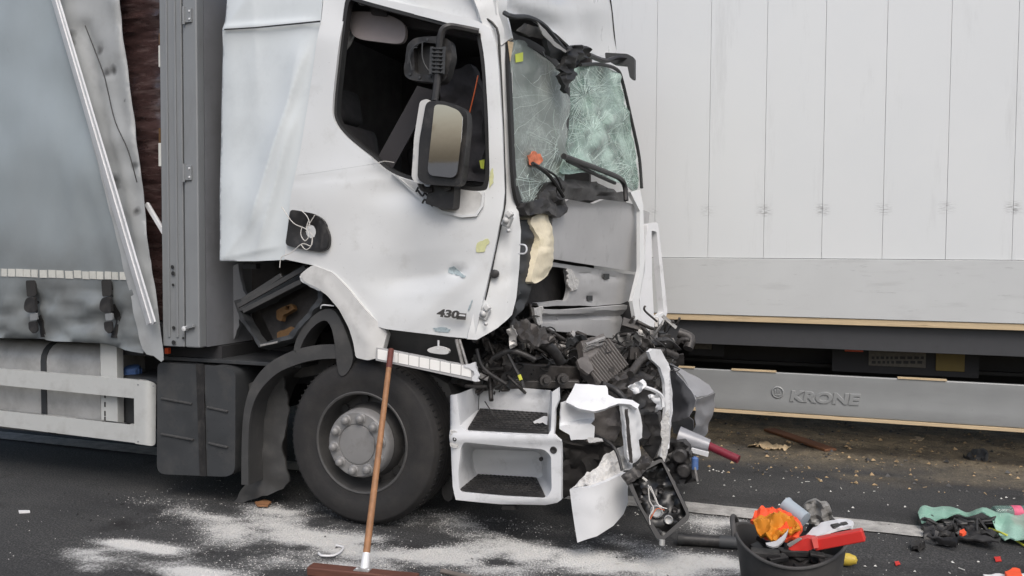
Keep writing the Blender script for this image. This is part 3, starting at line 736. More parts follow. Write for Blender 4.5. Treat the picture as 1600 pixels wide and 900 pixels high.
def underside():
    # side guard
    Y = 4.46
    for (a, b, c, d) in (((-330, 549), (222, 594.5), (211, 622.6), (-330, 569)), ((-330, 606), (211, 664), (211, 692), (-330, 625))):
        SH('guard_rail', [a, b, c, d], YP(Y), m_rail, TR, .03, 18)
    e0, e1 = onY(212, 692, Y), onY(244, 600, Y)
    mb = MB(); prof = []
    ww = e1.x - e0.x
    sheet(mb, rnd([(209, 593), (236, 596), (244, 600), (243, 694), (238, 697), (210, 693)], 3), lambda px, py: onY(px, py, Y - .004 + .06 * max(0, (px - 225) / 19) ** 2), .028, 5)
    mb.build('guard_rail_end', m_rail, TR)
    for px, py in ((216, 601), (216, 690), (240, 603)):
        MB().lathe(onY(px, py, Y - .004), (0, -1, 0), [(.006, 0), (.006, .004), (0, .005)], 8).build('rivet', m_post, TR)
    # fuel tank
    a_, b_ = onY(160, 545, 4.62), onY(160, 660, 4.62)
    zc, hh = (a_.z + b_.z) / 2 - .06, (a_.z - b_.z) / 2 + .08
    ring = []
    r = .13
    def tankring(X, sh=0, gr=0):
        out = []
        for cy, cz, a0 in ((4.60 + r, zc + hh - r, 90), (4.60 + .6 - r, zc + hh - r, 0), (4.60 + .6 - r, zc - hh + r, 270), (4.60 + r, zc - hh + r, 180)):
            for j in range(6):
                t = rad(a0 + 90 - j * 18); out.append(Vector((X, cy + (r - sh + gr) * math.cos(t), cz + (r - sh + gr) * math.sin(t))))
        return out
    def tank(x0, x1, gr, name, mat):
        rs_ = [tankring(x0 + .0, .03, gr), tankring(x0 + .02, 0, gr), tankring(x1 - .02, 0, gr), tankring(x1, .03, gr)]
        n = 24; mb = MB(); mb.add([v for q in rs_ for v in q], [(i * n + k, i * n + (k + 1) % n, (i + 1) * n + (k + 1) % n, (i + 1) * n + k) for i in range(3) for k in range(n)] + [tuple(range(n)), tuple(range(3 * n, 4 * n))])
        return mb.build(name, mat, TR, ang=50)
    tx = onY(160, 600, 4.6).x
    tank(-7.2, tx, 0, 'fuel_tank', m_tank)
    for px in (62, -160):
        x = onY(px, 600, 4.6).x; tank(x, x + .085, .008, 'tank_strap', m_dark)
    # bracket post with slots
    bp = MB().span(onY(158, 662, 4.52), onY(182, 535, 4.52) + Vector((0, .06, 0)), .003).build('guard_bracket', m_rail, TR)
    for y in (604, 618, 632, 646, 655):
        p = onY(164, y, 4.519); MB().box((p.x, 4.519, p.z), (.012, .004, .035), None, .003).build('slot', m_black2, bp)
    # dark tank with a blue cap
    q0, q1 = onY(186, 668, 4.6), onY(248, 590, 4.6)
    ad = MB().span((q0.x, 4.6, q0.z), (q1.x, 5.1, q1.z), .04).build('urea_tank', m_dark, TR)
    p = onY(209, 586, 4.7)
    MB().lathe((p.x, 4.7, p.z - .02), (0, -.25, 1), [(.05, -.02), (.05, .02)], 24).build('filler_neck', m_black, ad)
    mb = MB(); prof = [(.056, .02), (.058, .03), (.058, .07), (.05, .083), (0, .086)]
    mb.lathe((p.x, 4.7, p.z - .02), (0, -.25, 1), prof, 24)
    for k in range(12):
        t = k * math.pi / 6; mb.box((p.x + .058 * math.cos(t), 4.7 + .058 * math.sin(t) - .012, p.z + .03), (.012, .012, .035), Matrix.Rotation(t, 3, 'Z'), .003)
    mb.build('blue_filler_cap', m_blue, ad)
    # battery box
    bb = SH('battery_box', rnd([(246, 566), (352, 572), (368, 580), (367, 738), (355, 745), (252, 741), (245, 733)], 9), YP(4.5), m_dark, TR, .5, 12, disp=add_(crease((252, 622), (352, 643), 3, -.008), crease((252, 678), (352, 699), 3, -.008), nzf(30, .003, 2), crease((247, 627), (352, 648), 3, .006), crease((247, 683), (352, 704), 3, .006)), ang=50)
    for x0, y0, x1, y1 in ((252, 622, 300, 631), (324, 636, 356, 643), (252, 678, 302, 687), (326, 692, 356, 699)):
        MB().bar(onY(x0, y0, 4.497), onY(x1, y1, 4.497), .018, .014, up=(0, 0, 1), bev=.004).build('moulded_rib', m_mud, bb)
    SH('box_strap', [(306, 568), (318, 569), (322, 744), (312, 744)], YP(4.492), m_black, bb, .008, 12)
    # top plate and frame
    MB().span((onY(255, 560, 4.55).x, 4.55, onY(300, 564, 4.55).z - .005), (onY(470, 560, 4.55).x, 5.1, onY(300, 564, 4.55).z + .02), .004).build('cover_plate', m_dark, TR)
    for yy in (5.1, 6.1): MB().span((-7.2, yy, .72), (-1.5, yy + .08, .98), .005).build('chassis_rail', m_chassd, TR)
    MB().span((-3.3, 5.2, .75), (-2.0, 6.08, 1.42), .03).build('engine_block', m_firewall, TR)
    MB().tube([(onY(565, 695, 4.6).x, 4.7, .48), (onY(565, 695, 4.6).x, 6.6, .48)], .07, 12).build('front_axle', m_metal, TR)
    MB().span((-4.9, 5.0, .5), (-3.6, 6.3, .9), .04).build('gearbox', m_chassd, TR)
    MB().box(onY(262, 548, 4.5), (.03, .03, .04), None, .004).build('side_marker', m_marker, TR)
    MB().span((XP - .9, 4.6, ZB - .1), (XP + .02, 6.8, ZB - .005)).build('cargo_crossbeam', m_chassd, TR)
underside()

def wheel(yo, side):
    c = onY(565, 695, 4.47); c = Vector((c.x, yo, .505))
    ax = (0, side, 0)
    W = MB()
    prof = [(.30, .0), (.312, .004), (.33, .002), (.36, .012), (.40, .016), (.44, .012), (.465, .004), (.476, .002), (.48, -.006), (.492, -.018), (.502, -.04), (.505, -.06), (.505, -.26), (.50, -.28), (.47, -.315), (.33, -.32), (.30, -.3)]
    W.lathe(c, ax, prof, 72)
    wh = W.build('wheel', m_tyre, TR, ang=60)
    g = MB()
    for d in (-.085, -.125, -.2, -.24): g.lathe(c, ax, [(.5058, d), (.5058, d - .012), (.500, d - .012), (.500, d)], 60)
    g.build('tread_groove', m_black2, wh)
    sp = MB()
    for k in range(84):
        t = 2 * math.pi * k / 84; R_ = Matrix.Rotation(-t, 3, 'Y')
        for d0, w0 in ((-.055, .05), (-.265, .05)): sp.box(c + Vector((math.cos(t) * .5035, -side * d0 * -1 if False else side * d0, math.sin(t) * .5035)), (.008, w0, .007), R_)
    tag(sp.build('tread_slot', m_black2, wh), kind='stuff')
    MB().lathe(c, ax, [(.302, -.004), (.31, .006), (.304, .01), (.294, .006), (.288, -.02), (.285, -.1), (.27, -.14), (.23, -.12), (.205, -.03)], 72).build('rim', m_rimdark, wh)
    hub = MB().lathe(c, ax, [(.208, -.02), (.204, .02), (.198, .042), (.19, .05), (.125, .052), (.122, .046), (.118, .046), (.115, .054), (.06, .06), (0, .061)], 64).build('hub_plate', m_rim, wh)
    first = None
    for k in range(10):
        t = 2 * math.pi * (k + .25) / 10; p = c + Vector((math.cos(t) * .158, side * .05, math.sin(t) * .158))
        if first is None:
            mb = MB().lathe(p, ax, [(.033, 0), (.033, .006), (.027, .009), (.025, .022), (.019, .034), (.009, .039), (0, .04)], 16)
            first = mb.build('wheel_nut', m_rim, wh); f0 = p
            first.location = p - WL[wh]; 
            off = (WL[first] - p)
            for v in first.data.vertices: v.co += off
        else:
            o = first.copy(); COL.objects.link(o); o.parent = wh; o.location = p - WL[wh]
        q = c + Vector((math.cos(t) * .158, side * .0515, math.sin(t) * .158))
    # hand holes of the disc
    mb = MB()
    for k in range(10):
        t = 2 * math.pi * (k + .75) / 10; p = c + Vector((math.cos(t) * .25, side * -.118, math.sin(t) * .25))
        R = Matrix.Rotation(-t * side, 3, 'Y') if False else Matrix.Identity(3)
        mb.lathe(p, ax, [(.027, 0), (.027, .012), (0, .012)], 14)
    mb.build('hand_hole', m_black2, wh)
wheel(4.47, -1)
wheel(6.85, 1)

def mudguards():
    # rear half of the wheel arch lining: a lip and a band running inwards
    outer = [(527, 538), (490, 540), (455, 549), (420, 568), (396, 596), (383, 632), (378, 680), (377, 757)]
    inner = [(527, 560), (495, 562), (465, 569), (432, 584), (405, 612), (392, 645), (388, 690), (388, 758)]
    o2 = [(v.x, v.y) for v in crv([Vector(p) for p in outer], 4)]; i2 = [(v.x, v.y) for v in crv([Vector(p) for p in inner], 4)]
    mb = MB(); sheet(mb, o2 + i2[::-1], YP(4.45), .02, 6)
    P0 = [onY(x, y, 4.465) for x, y in i2]; P1 = [v + Vector((0, .42, 0)) for v in P0]
    n = len(P0); mb.add(P0 + P1 + [v + Vector((0, 0, .012)) for v in P0 + P1], [(i, i + 1, n + i + 1, n + i) for i in range(n - 1)] + [(2 * n + i, 2 * n + i + 1, 3 * n + i + 1, 3 * n + i) for i in range(n - 1)])
    mg = mb.build('mudguard', m_mud, TR, ang=50)
    SH('mudflap', rag([(388, 600), (440, 580), (452, 640), (440, 700), (452, 752), (440, 765), (372, 789), (366, 784), (374, 770), (384, 757)], 1.5, 8, 3), YP(4.62), m_mud, TR, .015, 8, disp=nzf(25, .02, 1))
    # front half: a torn narrow arch
    oo = [(459, 548), (463, 530), (474, 510), (490, 493), (508, 483), (524, 486), (538, 508), (549, 540), (552, 560), (546, 578), (537, 587), (530, 584), (527, 565), (526, 540), (521, 516), (512, 502), (501, 502), (486, 514), (474, 532), (466, 550)]
    mb = MB(); sheet(mb, sm(oo, 2), YP(4.45), .16, 5, disp=bump((530, 530), 20, 40, .02)); mb.build('mudguard', m_mud, TR, ang=50)
    MB().tube([onY(*p) for p in ((501, 482, 4.42), (503, 477, 4.41), (512, 477, 4.41), (522, 478, 4.42))], .004, 5, True, 3).build('torn_edge', m_whitep, TR)
    SH('wheel_arch_liner', sm([(440, 575), (520, 545), (600, 560), (700, 600), (702, 660), (690, 640), (650, 600), (560, 575), (470, 590)], 3), YP(4.75), m_mud, TR, .3, 12)
    # second thick arch right of the wheel, dark
    SH('inner_arch', sm([(640, 575), (680, 600), (706, 650), (712, 720), (706, 780), (690, 770), (694, 700), (676, 630), (636, 590)], 3), YP(4.8), m_mud, TR, .25, 10)
mudguards()

def air_box():
    mp = PL((372, 490, 4.62), (470, 430, 4.55), (400, 540, 4.5))
    o = [(366, 470), (400, 452), (478, 412), (486, 424), (500, 440), (505, 470), (480, 500), (455, 528), (405, 543), (390, 520), (375, 500)]
    h = [(376, 487), (420, 466), (474, 434), (494, 446), (498, 466), (472, 498), (450, 523), (408, 537), (392, 517)]
    ab = SH('broken_air_box', rag(o, 1.5, 9, 2), mp, m_dark, TR, .08, 5, holes=[h], disp=nzf(14, .02, 6))
    SH('box_interior', [(378, 480), (490, 435), (500, 470), (450, 530), (405, 538)], lambda x, y: mp(x, y) + Vector((0, .16, 0)), m_firewall, ab, .02, 12)
    SH('rusty_bracket', rnd([(420, 486), (432, 480), (445, 475), (448, 484), (438, 490), (430, 494), (428, 504), (420, 500)], 3), lambda x, y: mp(x, y) + Vector((0, .08, 0)), m_rust, ab, .03, 4, holes=[[(434, 480), (441, 479), (440, 485), (434, 486)]])
    SH('rusty_bracket', rag([(418, 522), (440, 512), (448, 518), (436, 530), (418, 530)], 1, 5, 1), lambda x, y: mp(x, y) + Vector((0, .1, 0)), m_rust, ab, .03, 6)
    for a, b, wv in (((372, 478), (478, 418), .02), ((380, 486), (470, 440), .015), ((378, 470), (440, 430), .012)):
        MB().bar(onY(a[0], a[1], 4.5), onY(b[0], b[1], 4.48), wv, .03, bev=.003).build('torn_rib', m_mud, ab)
    MB().bar(onY(407, 540, 4.46), onY(456, 530, 4.47), .012, .012, bev=.002).build('bright_edge', m_metal2, ab)
    SH('cab_underside', [(342, 409), (445, 409), (500, 420), (520, 440), (500, 520), (360, 540), (345, 480)], YP(4.95), m_firewall, TR, .4, 14)
    SH('torn_rib', rag([(352, 420), (372, 412), (385, 470), (362, 540), (352, 520)], 2, 8, 5), YP(4.75), m_bulk, TR, .03, 8)
    MB().span(onY(380, 420, 4.6), onY(400, 412, 4.6) + Vector((0, .05, 0)), .004).build('bracket', m_chass, TR)
air_box()

# ------------------------------------------------------------------ cab shell
def cab():
    # side panel behind the door, buckled
    d = add_(ridge((505, 31), (346, 44), 5, 16, .014), ridge((474, 100), (408, 310), 26, 9, .042), ridge((456, 210), (418, 345), 16, 8, .034), ridge((398, 30), (401, 110), 24, 9, .008),
             ridge((350, 403), (392, 350), 8, 24, .010), ridge((350, 404), (442, 384), 4, 20, .008), bump((375, 230), 45, 130, -.016), bump((440, 150), 30, 60, -.012), ridge((385, 0), (350, 48), 9, 26, .014), nzf(90, .008, 8),
             lambda x, y: -.03 * max(0, (368 - x) / 32) ** 2.2)
    ED = [(-260, 505), (0, 503), (30, 501), (100, 490), (230, 472), (310, 455), (406, 444)]
    def edge(y):
        for (y0, x0), (y1, x1) in zip(ED, ED[1:]):
            if y <= y1: return x0 + (x1 - x0) * (y - y0) / (y1 - y0)
        return ED[-1][1]
    d0_ = d
    d = lambda x, y: d0_(x, y) * max(0, min(1, (edge(y) - x) / 26)) - .004
    SH('cab_side_panel', [(340, -260), (505, -260), (503, 0), (501, 30), (490, 100), (472, 230), (455, 310), (444, 406), (400, 408), (341, 408), (338, 340), (338, 250), (340, 170), (344, 105), (349, 48), (353, 0)], YP(YD + .005), m_cabrear, TR, .02, 3.6, disp=d, ang=80)
    SH('crease_gap', [(350, 45), (400, 42), (500, 32), (500, 34.5), (400, 44), (350, 47)], YP(YD - .022), m_black2, TR, .004, 12)
    # door
    win = sm([(541, -4), (534, 40), (527, 100), (521, 160), (523, 188), (542, 214), (580, 245), (612, 270), (660, 286), (720, 296), (752, 298), (762, 288), (764, 240), (759, 120), (751, 60), (745, 50), (700, 36), (640, 20), (580, 4), (553, -4)], 4)
    wd = [(503, -60), (560, -60), (600, -2), (680, 16), (745, 32), (766, 44), (774, 70), (778, 110), (783, 200), (786, 300), (784, 325), (770, 395), (741, 530), (700, 526), (660, 521), (603, 514), (592, 511), (560, 470), (540, 445), (520, 426), (494, 415), (445, 405), (450, 355), (455, 310), (472, 230), (490, 100), (501, 30)]
    dd = add_(bump((520, 330), 60, 120, .03), bump((640, 420), 90, 60, -.018), fold((600, 440), (715, 425), 26, 40, -.02), bump((712, 424), 12, 7, -.02), crease((450, 285), (640, 268), 3, -.004), nzf(80, .012, 2), fold((552, 460), (660, 330), 40, 60, .01),
              lambda x, y: -.022 * max(0, (x - 735) / 50) ** 2, lambda x, y: -.02 * max(0, (60 - y) / 60), bump((625, 300), 50, 18, -.012), crease((590, 250), (660, 300), 8, .012), fold((630, 520), (770, 395), 20, 40, .012))
    D = SH('door', wd, YP(YD - .01), m_white, TR, .035, 7, holes=[win], disp=dd, ang=28)
    # rubber seal round the opening
    c_ = Vector((645, 150)); inn = [((p[0] - c_.x) * .955 + c_.x, (p[1] - c_.y) * .955 + c_.y) for p in win]
    SH('window_seal', win, YP(YD + .002), m_black2, D, .05, 8, holes=[inn])
    # recess that carries the mirror foot
    SH('mirror_recess', rnd([(618, 275), (660, 288), (752, 300), (752, 322), (742, 336), (720, 338), (690, 331), (655, 312)], 8), YP(YD - .017), m_arch, D, .01, 6, disp=add_(lambda x, y: dd(x, y), bump((690, 310), 50, 18, -.01)))
    SH('recess_edge', [(612, 270), (650, 308), (690, 333), (722, 340), (744, 338), (754, 322), (756, 300), (753, 300), (751, 321), (742, 334), (721, 336), (692, 329), (653, 305), (620, 274)], YP(YD - .026), m_white, D, .012, 5, disp=dd)
    # handle
    hout = rnd([(454, 327), (492, 334), (509, 344), (518, 371), (516, 388), (504, 394), (476, 390), (446, 383)], 7)
    H = SH('door_handle', hout, YP(YD - .035), m_black, D, .02, 5, disp=add_(bump((485, 362), 18, 22, -.03), bump((505, 365), 8, 22, .01), dd), ang=60)
    SH('handle_grip', rnd([(498, 342), (508, 348), (514, 372), (511, 388), (500, 389), (503, 368)], 4), YP(YD - .055), m_black, H, .02, 5)
    for pts in ([(440, 323), (458, 348), (478, 358), (482, 370), (476, 376), (470, 366), (472, 354)], [(470, 328), (481, 340), (484, 356), (478, 362)], [(492, 336), (482, 352), (478, 358), (482, 345)], [(437, 418), (440, 402), (455, 395), (472, 381), (486, 384), (488, 370), (484, 362)], [(488, 368), (486, 384), (478, 390), (470, 382)]):
        pxtube(MB(), [(x, y, YD - .075) for x, y in pts], .0028, 5).build('loose_wire', m_cableW, D)
    # badge and marks
    p = onY(682, 494, YD - .055)
    text_mesh('badge_430', '430', .058, (p.x, YD - .052, p.z), m_letter, D, .004, 1.5, .0022, 0, rotz=rad(3.5), shear=.15)
    SH('badge_bar', [(714, 489), (728, 490), (727, 500), (713, 499)], YP(YD - .05), m_letter, D, .006, 6)
    SH('badge_bar_edge', [(716, 491), (727, 492), (726.5, 494.5), (715.5, 493.5)], YP(YD - .053), m_alu, D, .004, 6)
    SH('crayon_mark', rag([(745, 380), (762, 373), (764, 378), (755, 394), (744, 394)], 1.5, 3, 4), YP(YD - .012), m_chalk, D, .0015, 4, disp=lambda x, y: dd(x, y) + .002)
    SH('crayon_mark', rag([(765, 270), (769, 262), (770, 285), (764, 294)], 1, 3, 4), YP(YD - .012), m_chalk, D, .0015, 4, disp=lambda x, y: dd(x, y) + .003)
    SH('scuff', rag([(700, 418), (708, 416), (716, 424), (728, 431), (726, 434), (710, 430), (698, 426)], 1.2, 3, 5), YP(YD - .012), m_scuff, D, .0015, 4, disp=lambda x, y: dd(x, y) + .002)
    SH('scuff', rag([(676, 512), (690, 511), (704, 515), (700, 520), (680, 518)], 1.2, 3, 6), YP(YD - .012), m_scuff, D, .0015, 4, disp=lambda x, y: dd(x, y) + .002)
    SH('scuff', rag([(731, 484), (738, 468), (739, 470), (733, 486)], .5, 3, 7), YP(YD - .012), m_scuff, D, .0015, 4, disp=lambda x, y: dd(x, y) + .002)
    for pts in ([(585, 256), (600, 252), (616, 254)],):
        pxtube(MB(), [(x, y, YD - .02) for x, y in pts], .002, 5).build('loose_wire', m_cableW, D)
    MB().tube([onY(x, y, YD - .0095) + Vector((0, -dd(x, y), 0)) for x, y in crv([Vector(q) for q in ((468, 274), (500, 270), (540, 264), (600, 254))], 8)], .0012, 4, True).build('scratch', m_greyp, D)
    # hinge pillar in front of the door
    pd = add_(crease((808, 100), (812, 330), 6, .006), lambda x, y: -.03 * max(0, (x - 800) / 20) ** 2, crease((800, 340), (790, 500), 7, .012), nzf(30, .006, 4))
    PIL = SH('door_pillar', [(720, -60), (775, -40), (790, 40), (795, 58), (800, 110), (803, 200), (806, 300), (812, 340), (815, 360), (812, 420), (807, 465), (800, 492), (778, 512), (745, 531), (730, 530), (760, 400), (775, 320), (770, 200), (762, 60)], PL((780, 100, YD + .06), (780, 500, YD + .065), (815, 340, YD + .13)), m_white, TR, .04, 6, disp=pd, ang=35)
    for (x, y) in ((793, 345), (758, 490)):
        hb = MB(); c0 = onY(x, y, YD + .02); hb.box(c0, (.05, .05, .07), Matrix.Rotation(.4, 3, 'Y'), .012); hb.box(c0 + Vector((.02, -.02, .035)), (.035, .04, .035), Matrix.Rotation(.8, 3, 'Y'), .008)
        hb.lathe(c0 + Vector((.0, -.025, 0)), (0, -1, 0), [(.018, 0), (.018, .012), (0, .014)], 12); hb.lathe(c0 + Vector((.015, -.02, -.055)), (0, -1, 0), [(.011, 0), (.011, .012), (0, .014)], 10)
        hb.build('door_hinge', m_arch, PIL)
    MB().lathe(onY(773, 428, YD + .03), (.2, -1, 0), [(.024, -.02), (.024, .01), (.014, .014), (0, .014)], 18).build('plug', m_black, PIL)
    mb = MB(); mb.tube([onY(812, 382, YD + .05), onY(820, 383, YD + .03), onY(823, 389, YD + .03), onY(820, 396, YD + .03), onY(810, 396, YD + .05)], .005, 6, True, 3); mb.build('striker_loop', m_whitep, PIL)
    MB().tube([onY(x, y, YD + .028) for x, y in ((752, 24), (776, 44), (781, 90), (786, 200), (789, 300), (787, 328), (773, 397), (745, 532))], .007, 6, True, 3).build('door_gap_seal', m_black2, TR)
    # upper side strip and crushed roof front
    R1 = SH('roof_edge', [(500, -260), (790, -260), (800, -60), (790, 20), (798, 58), (790, 62), (782, 70), (770, 56), (740, 42), (670, 25), (598, 8), (560, 6), (540, -64), (503, -62)], YP(YD + .045), m_white, TR, .03, 9, disp=add_(crease((740, 0), (790, 60), 14, -.03), nzf(40, .015, 3)))
    rm = PL((780, 0, YD + .08), (955, 60, 6.55), (960, -150, 6.45))
    SH('roof_front', [(770, -300), (930, -300), (948, -40), (956, 20), (962, 82), (930, 88), (905, 84), (886, 72), (862, 48), (835, 28), (800, 20), (775, 22)], rm, m_white, TR, .02, 9, disp=add_(crease((840, -40), (880, 70), 26, .02), crease((900, 0), (930, 85), 12, -.012), nzf(35, .016, 1), crease((790, 10), (860, 40), 9, -.03)))
    MB().tube([rm(948, -40), rm(956, 20), rm(962, 82)], .008, 6).build('roof_seam', m_black2, TR)
    # windscreen, folded at the crease
    mL = PL((800, 60, YD + .12), (815, 330, YD + .14), (885, 200, 5.25))
    mR = PL((885, 200, 5.25), (1000, 295, 6.75), (965, 110, 6.6))
    gl = sm([(797, 64), (812, 60), (840, 72), (866, 92), (884, 118), (890, 135), (888, 200), (881, 260), (872, 310), (860, 320), (825, 333), (817, 326), (806, 290), (801, 200)], 3)
    SH('windscreen_pane', gl, mL, m_glassL, TR, .006, 8, disp=add_(nzf(30, .012, 2), crease((870, 120), (880, 280), 8, .02), crease((820, 300), (870, 260), 8, -.02)))
    gr_ = sm([(889, 122), (905, 104), (935, 104), (962, 112), (970, 130), (984, 190), (995, 245), (1000, 292), (988, 298), (974, 288), (950, 277), (915, 270), (878, 272), (881, 250), (888, 190)], 3)
    SH('windscreen_pane', gr_, mR, m_glassR, TR, .006, 7, disp=add_(nzf(18, .035, 4), crease((900, 270), (960, 180), 12, .03), crease((940, 120), (985, 250), 10, -.03)))
    cL = Vector((845, 195)); 
    def ringo(poly, c, k): return [((p[0] - c.x) * k + c.x, (p[1] - c.y) * k + c.y) for p in poly]
    SH('windscreen_seal', ringo(gl, cL, 1.03), lambda x, y: mL(x, y) + Vector((.0, -.01, 0)), m_black2, TR, .02, 8, holes=[ringo(gl, cL, .93)])
    MB().tube([mR(x, y) + Vector((.01, -.01, 0)) for x, y in ((905, 102), (935, 101), (962, 109), (971, 128), (985, 188), (997, 245), (1001, 294))], .014, 6, True, 4).build('windscreen_seal', m_black2, TR)
    # cracks that run across as white splinter lines
    ck = MB(); rs = random.Random(5)
    def crackline(pts, poly, mpf, rad_):
        run = []
        for q in pts + [None]:
            if q is not None and inside((q.x, q.y), poly): run.append(q)
            else:
                if len(run) > 2: ck.tube([mpf(p.x, p.y) for p in run], rad_, 3, False)
                run = []
    fR = lambda x, y: mR(x, y) + Vector((.012, -.018, 0)); fL = lambda x, y: mL(x, y) + Vector((.010, -.014, 0))
    for (fx, fy), nr, L, poly, mpf, w_ in (((912, 150), 64, 70, gr_, fR, 1), ((955, 135), 46, 50, gr_, fR, 1), ((925, 205), 54, 60, gr_, fR, 1), ((972, 190), 34, 60, gr_, fR, .9), ((985, 260), 46, 60, gr_, fR, 1), ((895, 270), 50, 75, gr_, fR, 1), ((940, 285), 30, 60, gr_, fR, .9),
                                     ((866, 150), 16, 90, gl, fL, .7), ((850, 285), 30, 80, gl, fL, .8), ((874, 230), 26, 60, gl, fL, .8), ((825, 320), 20, 50, gl, fL, .8)):
        for k in range(nr):
            an = 2 * math.pi * k / nr + rs.uniform(-.09, .09); L_ = L * rs.uniform(.25, 1.1); r0 = rs.uniform(0, 14); n_ = 7; c = Vector((fx, fy)); pts = []; a2 = an
            for q in range(n_ + 1):
                pts.append(c + Vector((math.cos(a2), math.sin(a2))) * (r0 + (L_ - r0) * q / n_)); a2 += rs.uniform(-.07, .07)
            crackline(pts, poly, mpf, w_ * rs.choice((.0006, .0008, .001, .0014)))
        for k in range(int(nr / 3)):
            rr = rs.uniform(4, L * .55); a0 = rs.uniform(0, 6.28); sp = rs.uniform(.5, 1.8); c = Vector((fx, fy))
            pts = [c + Vector((math.cos(a0 + sp * q / 5), math.sin(a0 + sp * q / 5))) * rr * rs.uniform(.93, 1.07) for q in range(6)]
            crackline(pts, poly, mpf, w_ * rs.choice((.0005, .0007)))
    m_crk = M('crack_white', S(215, 232, 225), .4)
    tag(ck.build('glass_cracks', m_crk, TR), kind='stuff')
    SH('windscreen_sticker', [(806, 86), (818, 83), (818, 97), (807, 99)], lambda x, y: mL(x, y) + Vector((.005, -.022, 0)), m_vis, TR, .002, 8)
    SH('windscreen_sticker', [(795, 66), (804, 68), (799, 98)], lambda x, y: mL(x, y) + Vector((.005, -.03, 0)), m_ply, TR, .002, 8)
    # wiper arm and torn scuttle under the screen
    fw = lambda d: (lambda x, y: mR(x, y) + Vector((d, -d, 0)))
    f5 = fw(.05); MB().tube([f5(x, y) for x, y in ((872, 246), (900, 256), (938, 270), (960, 280), (968, 292), (970, 314))], .019, 8, True, 4).build('wiper_arm', m_black, TR)
    f6 = fw(.035); MB().tube([f6(x, y) for x, y in ((880, 252), (930, 276), (955, 287))], .012, 6, True, 4).build('wiper_blade', m_black2, TR)
    fl5 = lambda x, y: mL(x, y) + Vector((.04, -.05, 0))
    MB().tube([fl5(x, y) for x, y in ((826, 257), (846, 270), (860, 286), (874, 308))], .012, 6, True, 4).build('wiper_arm', m_black, TR)
    MB().tube([fl5(x, y) for x, y in ((836, 262), (862, 276), (872, 296))], .007, 6, True, 4).build('wiper_blade', m_black2, TR)
    SH('scuttle', rag([(872, 276), (890, 278), (918, 282), (950, 288), (968, 300), (986, 299), (988, 319), (960, 318), (928, 313), (890, 314), (874, 312)], 2, 7, 3), fw(-.03), m_black, TR, .08, 6, disp=add_(nzf(14, .04, 2), crease((880, 292), (965, 300), 5, .03)))
    SH('scuttle', rag([(815, 318), (838, 312), (846, 292), (858, 284), (874, 296), (881, 312), (880, 332), (872, 340), (850, 334), (818, 336)], 2, 6, 9), lambda x, y: mL(x, y) + Vector((.03, -.03, 0)), m_black, TR, .05, 5, disp=add_(nzf(12, .04, 4), nzf(5, .012, 7)))
    # broken visor brackets and rubber along the roof edge
    pxtube(MB(), [(788, 20, YD), (800, 26, YD), (825, 27, 4.6), (848, 38, 4.75), (866, 58, 4.9), (886, 84, 5.1)], .014, 7, 4).build('visor_bracket', m_dark, TR)
    SH('visor_bracket', rag([(813, 50), (826, 38), (846, 44), (852, 52), (846, 60), (828, 58)], 1, 5, 5), PL((815, 38, 4.55), (890, 88, 5.05), (860, 48, 4.8)), m_mud, TR, .03, 5, disp=nzf(14, .02, 3))
    SH('visor_bracket', rag([(856, 60), (868, 62), (884, 74), (888, 86), (876, 94), (860, 88), (855, 74)], 1, 5, 5), PL((815, 38, 4.55), (890, 88, 5.05), (860, 48, 4.8)), m_dark, TR, .04, 5, disp=nzf(14, .02, 3))
    SH('torn_edge', rag([(840, 34), (852, 46), (866, 64), (884, 78), (887, 84), (866, 72), (848, 54)], .8, 5, 6), PL((815, 38, 4.52), (890, 88, 5.0), (860, 48, 4.75)), m_arch, TR, .01, 5)
    SH('torn_rubber', rag([(889, 76), (905, 70), (918, 72), (922, 84), (910, 98), (902, 102), (898, 120), (890, 128), (888, 146), (882, 134), (877, 108), (885, 98)], 2, 5, 4), PL((885, 100, 4.95), (922, 84, 5.25), (900, 70, 5.05)), m_black2, TR, .03, 4, disp=nzf(10, .05, 6))
    pxtube(MB(), [(920, 86, 5.6), (945, 95, 5.9), (965, 90, 6.1), (988, 93, 6.2)], .018, 6, 4).build('visor_bracket', m_black, TR)
    SH('visor_bracket', rnd([(945, 82), (980, 84), (991, 90), (991, 124), (984, 122), (980, 102), (960, 100), (946, 92)], 3), YP(6.15), m_dark, TR, .06, 5)
    # inside
    xr, xf = onY(345, 200, YD).x, -1.75
    z0, z1 = 1.64, 3.3
    MB().span((xr, YD + .1, z0), (xr + .05, 6.8, z1)).build('cab_rear_wall', m_inner, TR)
    MB().span((xr, 6.78, z0 - .2), (xf, 6.83, z1)).build('cab_far_side', m_inner, TR)
    MB().span((xr, YD + .06, z0 - .05), (xf, 6.8, z0)).build('cab_floor', m_inner, TR)
    MB().span((xr, YD + .06, z1), (xf, 6.84, z1 + .05)).build('cab_roof', m_roofl, TR)
    MB().span((xr, YD + .05, 2.62), (-1.95, 6.7, 2.66)).build('overhead_shelf', m_inner, TR) if False else None
    MB().span((-2.1, YD + .3, 1.3), (-1.72, 6.6, 1.83), .06).build('dashboard', m_inner, TR)
    bk_ = lambda dx: (lambda x, y: mL(x, y) + Vector((-dx, dx * .5, 0)))
    tag(SH('orange_reflection', rag([(822, 244), (830, 237), (842, 241), (847, 252), (838, 261), (826, 258)], 1.5, 3, 2), lambda x, y: mL(x, y) + Vector((.014, -.022, 0)), M('orange_reflection_tint', S(216, 126, 92), .8, var=.3, vs=25), None, .004, 3, disp=nzf(7, .01, 2)), 'small added patch coloured as an orange reflection on the left windscreen pane above the wiper', 'cloth')  # added patch, its orange colour stands in for a reflection on the glass
